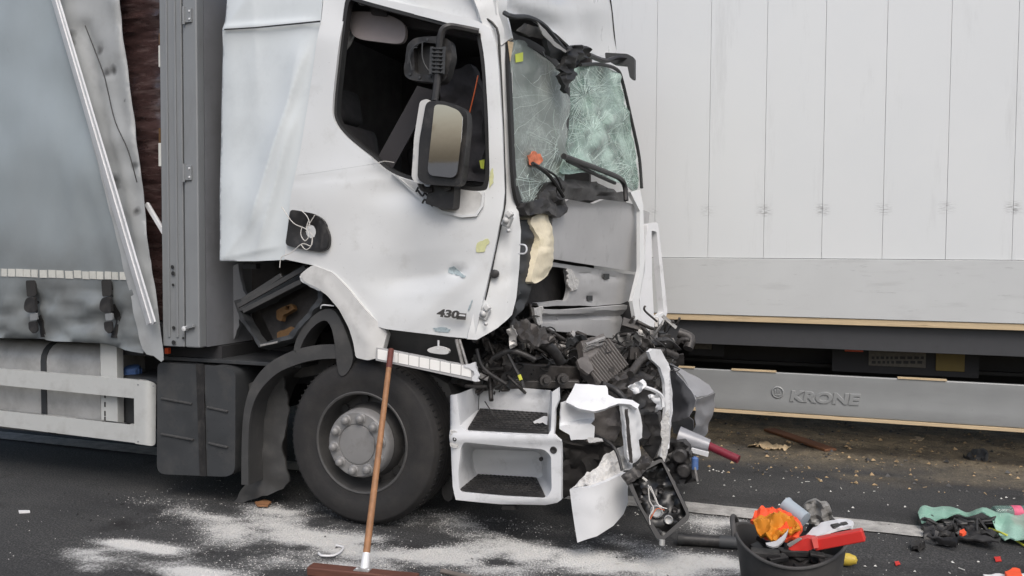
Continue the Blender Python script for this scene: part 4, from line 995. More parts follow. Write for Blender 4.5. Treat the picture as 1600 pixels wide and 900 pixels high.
    SH('seat_cover', sm([(812, 160), (828, 156), (850, 168), (860, 190), (856, 222), (848, 232), (826, 226), (814, 210)], 3), bk_(.09), M('pale_seat_cover', S(205, 205, 202), .9, var=.1), TR, .04, 5, disp=nzf(20, .02, 1))
    SH('dash_pad', [(806, 262), (880, 256), (884, 312), (815, 322)], bk_(.10), m_mud, TR, .05, 7, disp=nzf(14, .03, 2))
    for yy, nm in ((4.75, 0), (5.95, 1)):
        mb = MB(); mb.box((-2.55, yy + .25, 1.62), (.52, .5, .2), None, .06); mb.box((-2.86, yy + .25, 2.05), (.18, .5, .85), Matrix.Rotation(rad(-10), 3, 'Y'), .06); mb.box((-2.97, yy + .25, 2.6), (.13, .3, .24), Matrix.Rotation(rad(-10), 3, 'Y'), .05)
        mb.build('seat', m_seat, TR)
    SH('seat_belt', [(652, 134), (680, 142), (614, 262), (588, 250)], YP(4.62), M('grey_belt', S(58, 56, 58), .8, var=.1), TR, .01, 10)
    SH('seat_cloth', rag([(690, 120), (735, 100), (752, 140), (758, 285), (700, 280), (690, 200)], 2, 8, 4), YP(4.8), m_seat, TR, .1, 9, disp=nzf(20, .05, 2))
    V = SH('sun_visor', sm([(546, 22), (560, 18), (590, 20), (616, 27), (632, 40), (632, 60), (622, 68), (590, 65), (560, 60), (548, 48)], 3), YP(4.55), m_visor, TR, .03, 5)
    SH('visor_mount', rnd([(578, 5), (602, 9), (605, 26), (580, 23)], 3), YP(4.54), m_roofl, V, .03, 6)
    SH('head_lining', [(545, -20), (600, -8), (750, 48), (752, 62), (690, 50), (630, 40), (545, 20), (538, 60), (530, 60), (536, -10)], YP(4.62), m_roofl, TR, .08, 8)
    SH('rear_quarter_trim', [(542, 45), (552, 55), (546, 68), (536, 82), (535, 70)], YP(4.6), m_arch, TR, .02, 8)
    pxtube(MB(), [(747, 118, 4.5), (740, 150, 4.5), (733, 180, 4.52), (731, 205, 4.53)], .004, 5).build('orange_wire', m_cableO, TR)
    SH('warning_tag', [(749, 251), (757, 249), (756, 264), (751, 263)], YP(4.5), m_vis, TR, .004, 8)
cab()

def arch_and_sill():
    o = [(468, 430), (478, 421), (489, 414), (520, 426), (541, 447), (566, 478), (595, 511), (599, 522), (594, 548), (588, 560), (575, 563), (556, 559), (552, 535), (545, 512), (530, 483), (512, 462), (497, 451), (476, 441)]
    ar = SH('wheel_arch', rnd(o, 4), YP(YD - .03), m_arch, TR, .05, 5, disp=add_(crease((500, 436), (572, 530), 9, .006), lambda x, y: -.05 * max(0, (x - 570) / 30) ** 2, bump((580, 545), 16, 30, .008)), ang=40)
    SH('torn_edge', rag([(468, 431), (497, 448), (500, 455), (486, 449), (470, 439)], 1, 4, 2), YP(YD - .02), m_whitep, ar, .02, 4)
    SH('sill_panel', sm([(596, 516), (660, 522), (712, 529), (722, 560), (730, 572), (700, 570), (650, 556), (596, 544)], 2), PL((596, 516, YD + .05), (722, 530, YD + .05), (660, 560, YD + .16)), m_mud, TR, .03, 7)
    K = SH('reflector_rail', [(588, 543), (660, 557), (744, 574), (742, 596), (660, 578), (587, 563)], YP(YD - .03), m_greyp, TR, .03, 8)
    for i in range(9):
        x = 590 + i * 16.4; y = 545.5 + (x - 590) * .196
        SH('reflector_square', rnd([(x, y), (x + 14.6, y + 2.9), (x + 14.4, y + 18.2), (x - .2, y + 15.3)], 1), YP(YD - .034), m_refl, K, .004, 12)
    SH('torn_end', rag([(724, 572), (742, 566), (744, 580), (748, 596), (738, 595), (740, 580)], 2, 4, 3), YP(YD - .04), m_whitep, K, .02, 4)
    mb = MB(); mb.bar(onY(713, 530, YD - .01), onY(724, 575, YD - .02), .02, .012, bev=.003); mb.bar(onY(718, 530, YD), onY(732, 578, YD - .02), .012, .012, bev=.003)
    mb.build('broken_stay', m_metal2, TR)
    h = MB(); h.lathe(onY(685, 540, YD - .0), (0, 0, -1), [(.006, -.03), (.006, .01), (.012, .014), (.012, .02)], 10); h.build('step_lamp_stem', m_alu, TR)
    SH('sill_handle', sm([(669, 545), (684, 541), (700, 546), (699, 553), (684, 553), (670, 550)], 3), YP(YD - .01), m_arch, TR, .025, 4)
arch_and_sill()

def mirrors():
    Ym = YD - .18
    hs_ = MB(); sheet(hs_, rnd([(656, 158), (668, 154), (672, 160), (664, 200), (662, 270), (664, 288), (650, 286), (643, 278), (647, 215)], 5), YP(Ym + .02), .1, 5)
    A = hs_.build('mirror_housing', m_arch, TR, ang=50)
    fr = rnd([(666, 158), (690, 157), (720, 166), (730, 176), (730, 200), (722, 282), (715, 291), (690, 290), (665, 288), (652, 280), (655, 220)], 9)
    SH('mirror_frame', fr, YP(Ym), m_black, A, .07, 5, ang=50)
    c0 = onY(697, 220, Ym - .035); nrm = (Vector((-.40, -.92, .02)).normalized() - (c0 - CL).normalized()).normalized()
    def pm_(px, py):
        d = ray(px, py); return CL + d * ((c0 - CL).dot(nrm) / d.dot(nrm))
    SH('mirror_glass', rnd([(679, 163), (696, 164), (716, 172), (723, 182), (721, 215), (714, 272), (707, 278), (672, 274), (668, 266)], 6), pm_, m_mirror, A, .004, 10)
    # arm
    pxtube(MB(), [(679, 158, Ym + .04), (684, 120, Ym + .06), (686, 80, Ym + .06), (690, 52, Ym + .06), (700, 42, Ym + .07), (720, 44, YD - .06), (748, 50, YD - .02)], .021, 8, 5).build('mirror_arm', m_black, TR)
    # stripped upper mirror: an open housing with ribs
    U = SH('stripped_mirror', rnd([(636, 68), (650, 58), (690, 56), (704, 64), (706, 90), (698, 122), (688, 130), (640, 125), (630, 116)], 9), YP(Ym + .08), m_black, TR, .07, 5, holes=[rnd([(646, 74), (660, 66), (684, 68), (686, 110), (676, 118), (648, 114)], 6)], disp=nzf(10, .006, 3))
    SH('mirror_backing', rnd([(640, 70), (690, 64), (696, 118), (640, 120)], 6), YP(Ym + .13), m_black2, U, .02, 6)
    for i in range(7):
        y = 76 + i * 6.2; MB().bar(onY(676, y, Ym + .05), onY(693, y + 1, Ym + .05), .03, .008, bev=.002).build('clip_rib', m_dark, U)
    for x in (675, 684, 694): MB().bar(onY(x, 73, Ym + .045), onY(x - 2, 116, Ym + .045), .006, .02, bev=.001).build('clip_strut', m_dark, U)
    for pts in ([(638, 100), (640, 82), (650, 70), (664, 65)], [(660, 66), (660, 90), (668, 108), (682, 118)], [(644, 110), (640, 90), (646, 76), (652, 74)]):
        pxtube(MB(), [(x, y, Ym + .06) for x, y in pts], .004, 5).build('loose_wire', m_dark, U)
    for x, y in ((641, 116), (656, 121), (672, 120), (652, 70), (668, 62)):
        MB().lathe(onY(x, y, Ym + .08), (0, -1, 0), [(.008, 0), (.008, .005), (0, .006)], 8).build('screw_boss', m_dark, U)
    # foot on the door
    Ft = SH('mirror_foot', rnd([(672, 288), (710, 290), (708, 326), (690, 326), (664, 318)], 4), YP(Ym + .08), m_black, TR, .16, 5)
    pxtube(MB(), [(656, 278, Ym + .05), (658, 290, Ym + .06), (664, 296, Ym + .07), (676, 296, Ym + .08)], .018, 7, 4).build('pivot_arm', m_black, Ft)
    for pts in ([(650, 300), (655, 292), (662, 298), (668, 306)], [(660, 318), (664, 312), (672, 318), (676, 322)], [(652, 296), (660, 306), (664, 300)]):
        pxtube(MB(), [(x, y, Ym + .1) for x, y in pts], .006, 5).build('loose_wire', m_black, Ft)
    MB().lathe(onY(700, 293, Ym + .07), (0, -1, 0), [(.02, 0), (.02, .02), (0, .022)], 12).build('pivot_bolt', m_black, Ft)
mirrors()

# ------------------------------------------------------------------ crushed front
def front():
    gp = PL((862, 340, 4.98), (1015, 325, 6.7), (1002, 426, 6.66))
    g = add_(nzf(50, .012, 2))
    SH('grille_panel', [(881, 311), (904, 315), (922, 318), (928, 314), (934, 311), (975, 316), (1003, 322), (1006, 328), (1016, 332), (1010, 380), (1001, 426), (930, 415), (860, 404), (862, 360), (866, 330)], gp, m_greyp, TR, .03, 7, disp=add_(g, lambda x, y: .04 * max(0, (322 - y) / 12)))
    gp2 = lambda x, y: gp(x, y) + Vector((-.025, 0, 0))
    G2 = SH('grille_panel', rag([(862, 409), (930, 419), (1000, 430), (999, 455), (990, 468), (975, 475), (940, 478), (892, 478), (850, 479), (846, 474), (892, 470), (896, 450), (893, 420), (862, 416)], .8, 9, 3), gp2, m_greyp, TR, .03, 6, disp=add_(g, crease((895, 424), (995, 437), 2, -.012), bump((953, 433), 5, 5, -.015), bump((927, 466), 6, 5, -.02), nzf(9, .004, 1)))
    for x, y in ((953, 432), (927, 466)):
        SH('clip_slot', [(x - 4, y - 4), (x + 4, y - 4), (x + 4, y + 4), (x - 4, y + 4)], lambda a, b: gp2(a, b) + Vector((.004, -.006, 0)), m_dark, G2, .006, 6)
    SH('grille_tear', rag([(892, 420), (900, 424), (909, 440), (906, 452), (897, 455), (891, 440)], 1.5, 4, 1), lambda a, b: gp2(a, b) + Vector((.012, -.012, 0)), m_torn, G2, .012, 4)
    SH('grille_hole', [(838, 412), (900, 412), (902, 478), (838, 480)], lambda a, b: gp(a, b) + Vector((-.12, .05, 0)), m_firewall, TR, .02, 12)
    gp3 = lambda x, y: gp(x, y) + Vector((-.02, 0, 0))
    SH('grille_panel', [(846, 483), (880, 484), (979, 476), (976, 500), (970, 530), (940, 526), (900, 520), (852, 516), (848, 500)], gp3, m_greyp, TR, .03, 6, disp=add_(crease((848, 498), (976, 490), 4, -.03), g, lambda x, y: .025 if y < 494 else 0), ang=25)
    SH('torn_edge', rag([(834, 480), (848, 478), (848, 505), (842, 508), (836, 495)], 2, 4, 2), lambda a, b: gp3(a, b) + Vector((.03, -.03, 0)), m_torn, TR, .02, 4)
    # far corner deflector, an open white frame
    dm = PL((1010, 350, 6.4), (1040, 490, 6.55), (1000, 515, 6.2))
    SH('air_deflector', rnd([(1012, 349), (1028, 347), (1034, 400), (1043, 488), (1038, 502), (1012, 519), (1003, 514), (999, 462), (1005, 430)], 4), dm, m_whitep, TR, .05, 5, holes=[rnd([(1018, 360), (1026, 362), (1037, 488), (1022, 498), (1019, 440)], 3)], ang=50)
    SH('corner_panel', [(985, 300), (1000, 296), (1005, 320), (1008, 420), (998, 470), (1004, 510), (994, 505), (988, 470), (1000, 420), (1000, 330)], dm, m_white, TR, .03, 7)
    # foam block and pale strips by the pillar
    SH('foam_block', sm([(832, 338), (850, 334), (856, 350), (861, 378), (858, 405), (850, 430), (838, 441), (830, 440), (832, 410), (836, 375), (828, 350)], 3), PL((830, 350, 4.7), (860, 380, 4.95), (840, 435, 4.75)), m_foam, TR, .1, 5, disp=add_(bump((846, 390), 16, 50, .05), nzf(10, .012, 2)))
    SH('firewall', [(745, 420), (815, 345), (850, 330), (905, 400), (985, 470), (1010, 500), (1050, 540), (1050, 610), (960, 640), (800, 630), (715, 600), (715, 540)], PL((745, 480, 4.95), (1010, 500, 6.75), (860, 620, 5.6)), m_firewall, TR, .06, 12, disp=nzf(25, .08, 2))
    SH('inner_pillar', rag([(812, 345), (834, 340), (836, 400), (826, 470), (806, 500), (812, 420)], 2, 8, 2), PL((812, 400, 4.6), (836, 400, 4.75), (820, 480, 4.65)), m_dark, TR, .05, 6, disp=nzf(14, .03, 3))
    # crossmember
    MB().bar(onY(778, 582, 4.75), onY(905, 590, 5.2), .09, .14, bev=.012).build('crossmember', m_metal, TR)
    MB().bar(onY(740, 600, 4.7), onY(905, 600, 4.9), .06, .05, bev=.008).build('bumper_beam', m_metal, TR)
    for px, py, Y in ((879, 592, 4.75), (952, 580, 5.1), (852, 594, 4.72), (1013, 543, 5.6), (1070, 530, 5.9)):
        mb = MB().lathe(onY(px, py, Y), (.5, -1, .1), [(.0, .05), (.016, .05), (.018, .045), (.02, .02), (.034, .02), (.034, -.02), (.026, -.02), (.026, -.1)], 16); mb.build('bolted_boss', m_metal, TR)
    # bent radiator with fins
    rp = PL((905, 560, 5.0), (975, 545, 5.35), (930, 600, 4.95))
    R_ = SH('radiator', [(905, 535), (942, 522), (970, 555), (976, 575), (935, 602), (912, 570)], rp, m_rad, TR, .06, 5, disp=add_(nzf(16, .03, 3), ridge((915, 555), (965, 575), 6, 14, .03)))
    for i in range(13):
        t = i / 12; a0 = Vector((910, 570)).lerp(Vector((948, 524)), t * .9); b0 = Vector((936, 602)).lerp(Vector((975, 570)), t)
        MB().bar(rp(a0.x, a0.y) + Vector((.03, -.03, 0)), rp(b0.x, b0.y) + Vector((.03, -.03, 0)), .012, .016, bev=.003).build('fin', m_rad, R_)
    for k in range(5):
        SH('header_plate', rag([(905, 533 + k * 3), (934, 523 + k * 3), (936, 526 + k * 3), (907, 536.5 + k * 3)], .8, 5, k), lambda a, b, k=k: rp(a, b) + Vector((.06 - .008 * k, -.07 + .012 * k, 0)), m_metal2, R_, .01, 6)
    SH('header_plate', rag([(896, 560), (910, 552), (922, 575), (914, 582), (900, 572)], 1, 5, 8), lambda a, b: rp(a, b) + Vector((.04, -.06, 0)), m_rad, R_, .02, 6)
    # hoses
    for pts, r, m in (([(806, 524, 4.7), (836, 530, 4.72), (862, 545, 4.78), (876, 566, 4.85)], .032, m_black), ([(770, 560, 4.6), (800, 548, 4.6), (836, 562, 4.65)], .018, m_black), ([(940, 600, 4.8), (965, 612, 4.85), (985, 640, 4.8), (990, 680, 4.75)], .02, m_black), ([(745, 545, 4.55), (755, 575, 4.55), (790, 600, 4.6)], .012, m_black),
                      ([(1060, 520, 5.9), (1078, 528, 5.9), (1075, 545, 5.85)], .035, m_metal), ([(880, 660, 4.6), (930, 680, 4.6), (960, 700, 4.55), (972, 735, 4.5)], .009, m_black), ([(985, 585, 5.0), (1004, 560, 5.2), (1030, 548, 5.5), (1056, 556, 5.7)], .024, m_metal)):
        pxtube(MB(), pts, r, 10).build('hose', m, TR)
    rq = random.Random(21)
    for i in range(58):
        cx, cy = rq.uniform(750, 1052), rq.uniform(500, 606)
        if cy < 532 and 846 < cx < 985 or (900 < cx < 980 and 520 < cy < 600): continue
        k = rq.randint(4, 6); a0 = rq.uniform(0, 6.28); rx = rq.uniform(7, 22); el = rq.uniform(.35, .9); ca, sa_ = math.cos(a0), math.sin(a0)
        pl_ = []
        for q in range(k):
            t = 2 * math.pi * q / k + rq.uniform(-.4, .4); u, v = rx * math.cos(t), rx * el * math.sin(t); pl_.append((cx + u * ca - v * sa_, cy + u * sa_ + v * ca))
        Yc = 4.62 + (cx - 745) / 310 * 1.05 + rq.uniform(-.05, .15)
        gx, gy = rq.uniform(-.008, .008), rq.uniform(-.008, .008)
        mt = rq.choice((m_metal, m_metal, m_black, m_black, m_mud, m_metal2, m_rad, m_dark))
        SH('torn_plate', rag(pl_, 1.3, 4, i), (lambda x, y, cx=cx, cy=cy, Yc=Yc, gx=gx, gy=gy: onY(x, y, Yc + gx * (x - cx) + gy * (y - cy))), mt, TR, rq.choice((.006, .012, .03)), 4, disp=add_(nzf(9, .025, i), ridge((cx - rx * ca, cy - rx * sa_), (cx + rx * ca, cy + rx * sa_), 3, 8, rq.uniform(-.03, .03))), ang=25)
    SH('bent_plate', rag([(800, 495), (830, 505), (862, 520), (868, 532), (838, 538), (815, 525), (798, 508)], 2, 5, 1), PL((800, 500, 4.65), (868, 530, 4.75), (830, 540, 4.55)), m_metal, TR, .02, 5, disp=nzf(9, .04, 3))
    SH('bent_plate', rag([(792, 515), (800, 508), (806, 520), (806, 540), (798, 545), (795, 530)], 1.5, 4, 2), YP(4.55), m_metal2, TR, .02, 4, disp=nzf(8, .03, 3))
    SH('bent_plate', rag([(760, 535), (790, 540), (800, 575), (775, 590), (755, 565)], 2, 6, 3), YP(4.7), m_metal, TR, .03, 6, disp=nzf(9, .05, 3))
    SH('bent_plate', rag([(960, 590), (1000, 570), (1020, 590), (1005, 640), (975, 640)], 3, 6, 4), PL((960, 600, 4.9), (1020, 600, 5.3), (990, 640, 5)), m_metal, TR, .03, 6, disp=nzf(10, .06, 3))
    SH('bent_plate', rag([(985, 620), (1018, 600), (1030, 640), (1025, 700), (995, 690)], 3, 6, 5), PL((985, 640, 4.8), (1030, 640, 5.2), (1000, 690, 4.8)), m_black, TR, .03, 6, disp=nzf(10, .05, 3))
    SH('bent_plate', rag([(988, 525), (1000, 515), (1012, 532), (1000, 535)], 1, 4, 6), YP(5.6), m_metal2, TR, .02, 4)
    SH('bent_plate', rag([(905, 640), (960, 625), (975, 660), (960, 690), (915, 690)], 2, 7, 5), YP(4.95), m_rad, TR, .03, 7, disp=nzf(14, .04, 2))
    SH('bent_plate', rag([(880, 690), (970, 700), (975, 735), (930, 760), (880, 780)], 3, 8, 5), YP(5.0), m_firewall, TR, .05, 9, disp=nzf(14, .05, 2))
    pxtube(MB(), [(790, 545, 4.6), (805, 575, 4.58), (814, 592, 4.56), (818, 605, 4.55)], .009, 6).build('cable', m_black, TR)
    pxtube(MB(), [(811, 586, 4.55), (814, 594, 4.545)], .011, 6).build('cable_tag', m_cableY, TR)
    # tangle of small torn pieces
    rs = random.Random(11); tg = MB(); tp = MB()
    for i in range(330):
        px, py = rs.uniform(745, 1055), rs.uniform(498, 612)
        if py < 525 and 845 < px < 985: continue
        Y = 4.65 + (px - 745) / 310 * 1.15 + rs.uniform(-.12, .25); p = onY(px, py, Y)
        L = rs.uniform(.05, .22); d = Vector((rs.uniform(-1, 1), rs.uniform(-1, 1), rs.uniform(-1, .6))).normalized()
        if rs.random() < .5:
            q = p + d * L; m_ = (p + q) / 2 + Vector((rs.uniform(-.06, .06), rs.uniform(-.06, .06), rs.uniform(-.06, .06))); tg.tube([p, m_, q], rs.uniform(.005, .016), 5, True, 4)
        else:
            R = Matrix.Rotation(rs.uniform(0, 3), 3, 'X') @ Matrix.Rotation(rs.uniform(0, 3), 3, 'Y'); (tg if rs.random() < .68 else tp).box(p, (L * .7, L * .4, rs.uniform(.005, .03)), R, .003)
    tag(tg.build('tangled_engine_debris', m_metal, TR), kind='stuff'); tag(tp.build('torn_metal_shreds', m_metal2, TR), kind='stuff')
    wi = MB()
    for i in range(40):
        px, py = rs.uniform(750, 1050), rs.uniform(500, 640); Y = 4.6 + (px - 745) / 310 * 1.0
        pts = [onY(px, py, Y)]
        for j in range(4): pts.append(pts[-1] + Vector((rs.uniform(-.07, .07), rs.uniform(-.07, .07), rs.uniform(-.08, .04))))
        wi.tube(pts, rs.uniform(.002, .005), 5, True, 4)
    tag(wi.build('loose_wiring', m_black2, TR), kind='stuff')

    # ---- step unit
    Y0, Y1 = 4.42, 4.76
    fro = [(700, 619), (714, 616), (717, 640), (719, 664), (731, 674), (790, 677), (857, 680), (861, 672), (863, 612), (872, 606), (873, 625), (867, 640), (866, 678), (877, 688), (877, 781), (870, 786), (850, 791), (780, 789), (712, 781), (707, 760), (703, 700), (700, 660)]
    hole = rnd([(726, 690), (790, 697), (850, 702), (861, 712), (862, 766), (853, 779), (785, 776), (718, 769), (716, 740), (720, 700)], 6)
    ST = sheet(MB(), fro, YP(Y0), .03, 6, holes=[hole], disp=add_(lambda x, y: .02 * math.exp(-((y - 684) / 10) ** 2) - .03 * max(0, (710 - x) / 10) ** 2 - .02 * max(0, (y - 780) / 10) ** 2))
    def loft(mb, A, B, closed=False, th=.006):
        n = len(A); k = n if closed else n - 1; m_ = 6
        rows = [[a.lerp(b, j / m_) for a, b in zip(A, B)] for j in range(m_ + 1)]
        vs = [v for r in rows for v in r]
        mb.add(vs, [(j * n + i, j * n + (i + 1) % n, (j + 1) * n + (i + 1) % n, (j + 1) * n + i) for j in range(m_) for i in range(k)])
    back = rnd([(740, 702), (790, 703), (838, 705), (846, 712), (848, 745), (838, 748), (790, 745), (748, 743), (742, 735), (738, 712)], 5)
    A = [onY(x, y, Y0) for x, y in hole]; B = [onY(x, y, Y1) for x, y in back]
    loft(ST, A, B, True); 
    sheet(ST, back, YP(Y1), .006, 6, disp=bump((800, 715), 40, 10, .02))
    # upper niche: left wall, back wall, right wall, shelf
    lt = [(714, 616), (717, 640), (719, 664), (731, 674)]; lb = [(750, 602), (748, 620), (747, 640), (748, 641)]
    loft(ST, [onY(x, y, Y0) for x, y in lt], [onY(x, y, Y1) for x, y in lb])
    rt = [(863, 612), (861, 672), (857, 680)]; rb = [(860, 610), (857, 648), (855, 650)]
    loft(ST, [onY(x, y, Y0) for x, y in rt], [onY(x, y, Y1) for x, y in rb])
    loft(ST, [onY(731, 674, Y0), onY(790, 677, Y0), onY(857, 680, Y0)], [onY(748, 641, Y1), onY(800, 645, Y1), onY(855, 650, Y1)])
    sheet(ST, [(750, 602), (800, 605), (860, 610), (857, 650), (748, 642)], YP(Y1), .008, 6, disp=add_(crease((752, 614), (858, 622), 2, -.008), lambda x, y: .0))
    ST = ST.build('step_unit', m_whitep, TR, ang=45)
    def tread(fr, bk, nm):
        mb = MB(); 
        P = [onY(*fr[0]), onY(*fr[1]), onY(*bk[1]), onY(*bk[0])]
        up = Vector((0, 0, .012)); mb.patch([p + up for p in P], .012, 4, 4)
        o = mb.build('step_tread', m_black, ST)
        st = MB(); N = 9
        for i in range(N):
            t = (i + .5) / N
            a0, b0 = P[0].lerp(P[3], t) + up, P[1].lerp(P[2], t) + up
            for j in range(14):
                u0 = (j + .15 + (.5 if i % 2 else 0)) / 14.6; u1 = u0 + .045
                st.bar(a0.lerp(b0, min(1, u0)) + Vector((0, 0, .003)), a0.lerp(b0, min(1, u1)) + Vector((0, 0, .001)), .012, .006)
        tag(st.build('tread_studs', m_black, ST), kind='stuff')
    tread([(731, 672, Y0 + .01), (857, 678, Y0 + .01)], [(750, 641, Y1 - .01), (855, 648, Y1 - .01)], 'a')
    tread([(719, 767, Y0 + .01), (852, 778, Y0 + .01)], [(747, 744, Y1 - .01), (838, 749, Y1 - .01)], 'b')
    MB().lathe(onY(865, 703, Y0), (0, -1, 0), [(.02, .0), (.02, .004), (.017, .006), (0, .003)], 20).build('step_plug', m_black, ST)
    SH('broken_mount', rag([(703, 672), (714, 674), (719, 688), (714, 700), (704, 698)], 1.2, 4, 3), YP(Y0 - .01), m_torn, ST, .015, 4)
    MB().lathe(onY(711, 686, Y0 - .012), (0, -1, 0), [(.013, 0), (.013, .006), (.007, .007), (0, .003)], 12).build('mount_hole', m_black2, ST)
    MB().lathe(onY(846, 717, Y0 + .1), (0, -1, 0), [(.012, 0), (.012, .01), (0, .008)], 10).build('clip_hole', m_black2, ST)
    SH('plastic_shard', rag([(833, 659), (850, 650), (856, 651), (855, 664), (848, 660), (835, 662)], .8, 4, 3), lambda a, b: onY(a, b, Y0 + .08), m_paper, ST, .004, 4)
    SH('step_lower_pipe', rnd([(785, 790), (805, 791), (805, 797), (783, 796)], 2), YP(Y0 + .1), m_metal, ST, .05, 6)

    # ---- bumper remains
    B1 = lambda x, y: onY(x, y, 4.40 + .22 * max(0, (x - 885) / 115) ** 2)
    SH('bumper_shell', rag([(888, 605), (938, 608), (942, 612), (945, 620), (958, 625), (986, 627), (998, 633), (996, 639), (984, 633), (964, 632), (946, 639), (928, 642), (905, 639), (882, 632), (884, 620)], .4, 7, 2), lambda x, y: B1(x, y) + Vector((0, .004 * (640 - y), 0)), m_whitep, TR, .02, 4, disp=add_(crease((884, 630), (950, 634), 5, .012), nzf(20, .004, 1)), ang=30)
    SH('bumper_shell', rag([(873, 632), (881, 630), (888, 638), (912, 640), (914, 665), (922, 672), (921, 691), (888, 691), (886, 682), (872, 672)], .5, 7, 3), lambda x, y: B1(x, y) + Vector((0, .05 + .004 * (x - 873), 0)) if y < 666 else B1(x, y) + Vector((0, .03 + .0015 * (x - 873), 0)), m_whitep, TR, .012, 4, disp=nzf(18, .004, 1), ang=25)
    SH('bumper_shell', rag([(972, 634), (984, 632), (997, 637), (1003, 660), (1003, 684), (998, 687), (1001, 712), (993, 722), (986, 726), (980, 712), (977, 680), (974, 650)], .6, 6, 4), lambda x, y: onY(x, y, 4.55 + .005 * (x - 968)), m_whitep, TR, .02, 3, disp=add_(crease((979, 645), (983, 715), 2, -.014), crease((990, 640), (993, 715), 5, .012), nzf(12, .005, 1)), ang=32)
    SH('mounting_bracket', rag([(976, 640), (980, 640), (988, 724), (983, 722)], .6, 5, 2), lambda x, y: onY(x, y, 4.53), m_metal, TR, .02, 3)
    SH('bumper_tear', rag([(918, 684), (940, 686), (942, 690), (920, 692)], 1, 3, 4), YP(4.45), m_torn, TR, .01, 4)
    BC = lambda x, y: onY(x, y, 4.36 + .26 * max(0, (x - 900) / 82) ** 2.2)
    BP = SH('bumper_corner', [(890, 765), (905, 763), (925, 761), (950, 752), (978, 738), (982, 745), (981, 785), (974, 803), (958, 822), (932, 838), (902, 848), (896, 810)], BC, m_whitep, TR, .025, 5, disp=nzf(30, .006, 2), ang=50)
    SH('bumper_tear', rag([(891, 765), (906, 750), (925, 738), (930, 724), (952, 714), (974, 709), (980, 722), (978, 740), (950, 753), (925, 762)], 1.5, 4, 6), lambda x, y: BC(x, y) + Vector((0, .035 + .004 * (765 - y), 0)), m_torn, BP, .03, 4, disp=nzf(7, .025, 1))
    # far end strip of the bumper
    E = lambda x, y: onY(x, y, 5.0 + .006 * (x - 1020))
    SH('bumper_end', rag([(1014, 550), (1020, 545), (1032, 546), (1044, 568), (1049, 600), (1051, 640), (1046, 690), (1040, 716), (1034, 728), (1031, 712), (1037, 680), (1040, 640), (1039, 600), (1032, 575), (1018, 562)], .6, 8, 3), E, m_whitep, TR, .02, 4, disp=add_(crease((1044, 575), (1043, 700), 2, .012), nzf(16, .005, 2)), ang=25)
    SH('bumper_tear', rag([(981, 604), (1003, 593), (1010, 604), (1002, 612), (990, 616)], 1.5, 4, 3), YP(4.75), m_whitep, TR, .02, 4, disp=nzf(8, .03, 1))
    pxtube(MB(), [(1004, 604, 4.75), (1022, 610, 4.8), (1034, 620, 4.85), (1036, 636, 4.85)], .012, 6).build('torn_lip', m_whitep, TR)
    SH('bumper_tear', rag([(1012, 618), (1026, 616), (1035, 622), (1034, 640), (1022, 645), (1026, 632)], 1.5, 4, 8), YP(4.9), m_whitep, TR, .02, 4, disp=nzf(8, .03, 1))
    SH('bumper_tear', rag([(1032, 660), (1044, 640), (1046, 680), (1038, 722), (1032, 727), (1034, 690)], 1.5, 5, 9), YP(4.85), m_torn, TR, .02, 4)
    SH('rubber_block', rnd([(1000, 650), (1028, 645), (1034, 690), (1020, 720), (998, 690)], 6), YP(4.95), m_black, TR, .1, 6, disp=nzf(9, .02, 1))
    # crumpled grey sheet at the far corner
    F1 = PL((1060, 575, 5.75), (1116, 613, 5.85), (1084, 622, 5.45))
    cs = SH('crumpled_sheet', [(1048, 566), (1064, 576), (1086, 589), (1108, 601), (1116, 612), (1106, 617), (1088, 622), (1078, 606), (1062, 584)], F1, m_sheetm, TR, .004, 4, disp=nzf(20, .012, 1), ang=30)
    F2 = PL((1088, 623, 5.46), (1116, 614, 5.83), (1096, 690, 5.75))
    SH('sheet_fold', [(1088, 623), (1106, 618), (1116, 613), (1116, 632), (1106, 664), (1097, 690), (1084, 688), (1086, 655)], F2, m_sheetm, cs, .004, 4, disp=add_(nzf(16, .02, 4), ridge((1094, 640), (1102, 680), 4, 8, .02)), ang=30)
    F3 = PL((1050, 575, 5.6), (1088, 623, 5.46), (1084, 688, 5.6))
    SH('sheet_fold', [(1048, 568), (1062, 586), (1078, 607), (1088, 624), (1086, 655), (1084, 688), (1066, 683), (1052, 676), (1050, 640), (1048, 600)], F3, m_sheetm, cs, .004, 4, disp=add_(nzf(18, .02, 2), ridge((1054, 660), (1086, 648), 4, 9, .04), ridge((1070, 610), (1084, 645), 8, 4, .02)), ang=30)
    SH('rubber_block', rag([(1045, 690), (1068, 690), (1080, 710), (1080, 740), (1090, 752), (1052, 758), (1040, 730)], 2, 5, 6), YP(5.2), m_black, TR, .12, 6, disp=nzf(8, .04, 3))
    MB().lathe(onY(1068, 735, 5.15), (.1, -1, 0), [(.04, -.05), (.04, .02), (.03, .03), (0, .03)], 20).build('horn', m_black, TR)
    MB().lathe(onY(1062, 712, 5.15), (.1, -1, 0), [(.045, -.05), (.045, .02), (.034, .03), (0, .025)], 20).build('horn', m_black, TR)
    MB().lathe(onY(1086, 724, 5.12), (0, 0, 1), [(0, -.035), (.02, -.035), (.02, .03), (.01, .04), (0, .04)], 12).build('blue_connector', m_blue, TR)
    MB().bar(onY(1086, 730, 5.1), onY(1090, 752, 5.1), .01, .01).build('bright_pin', m_metal2, TR)
front()

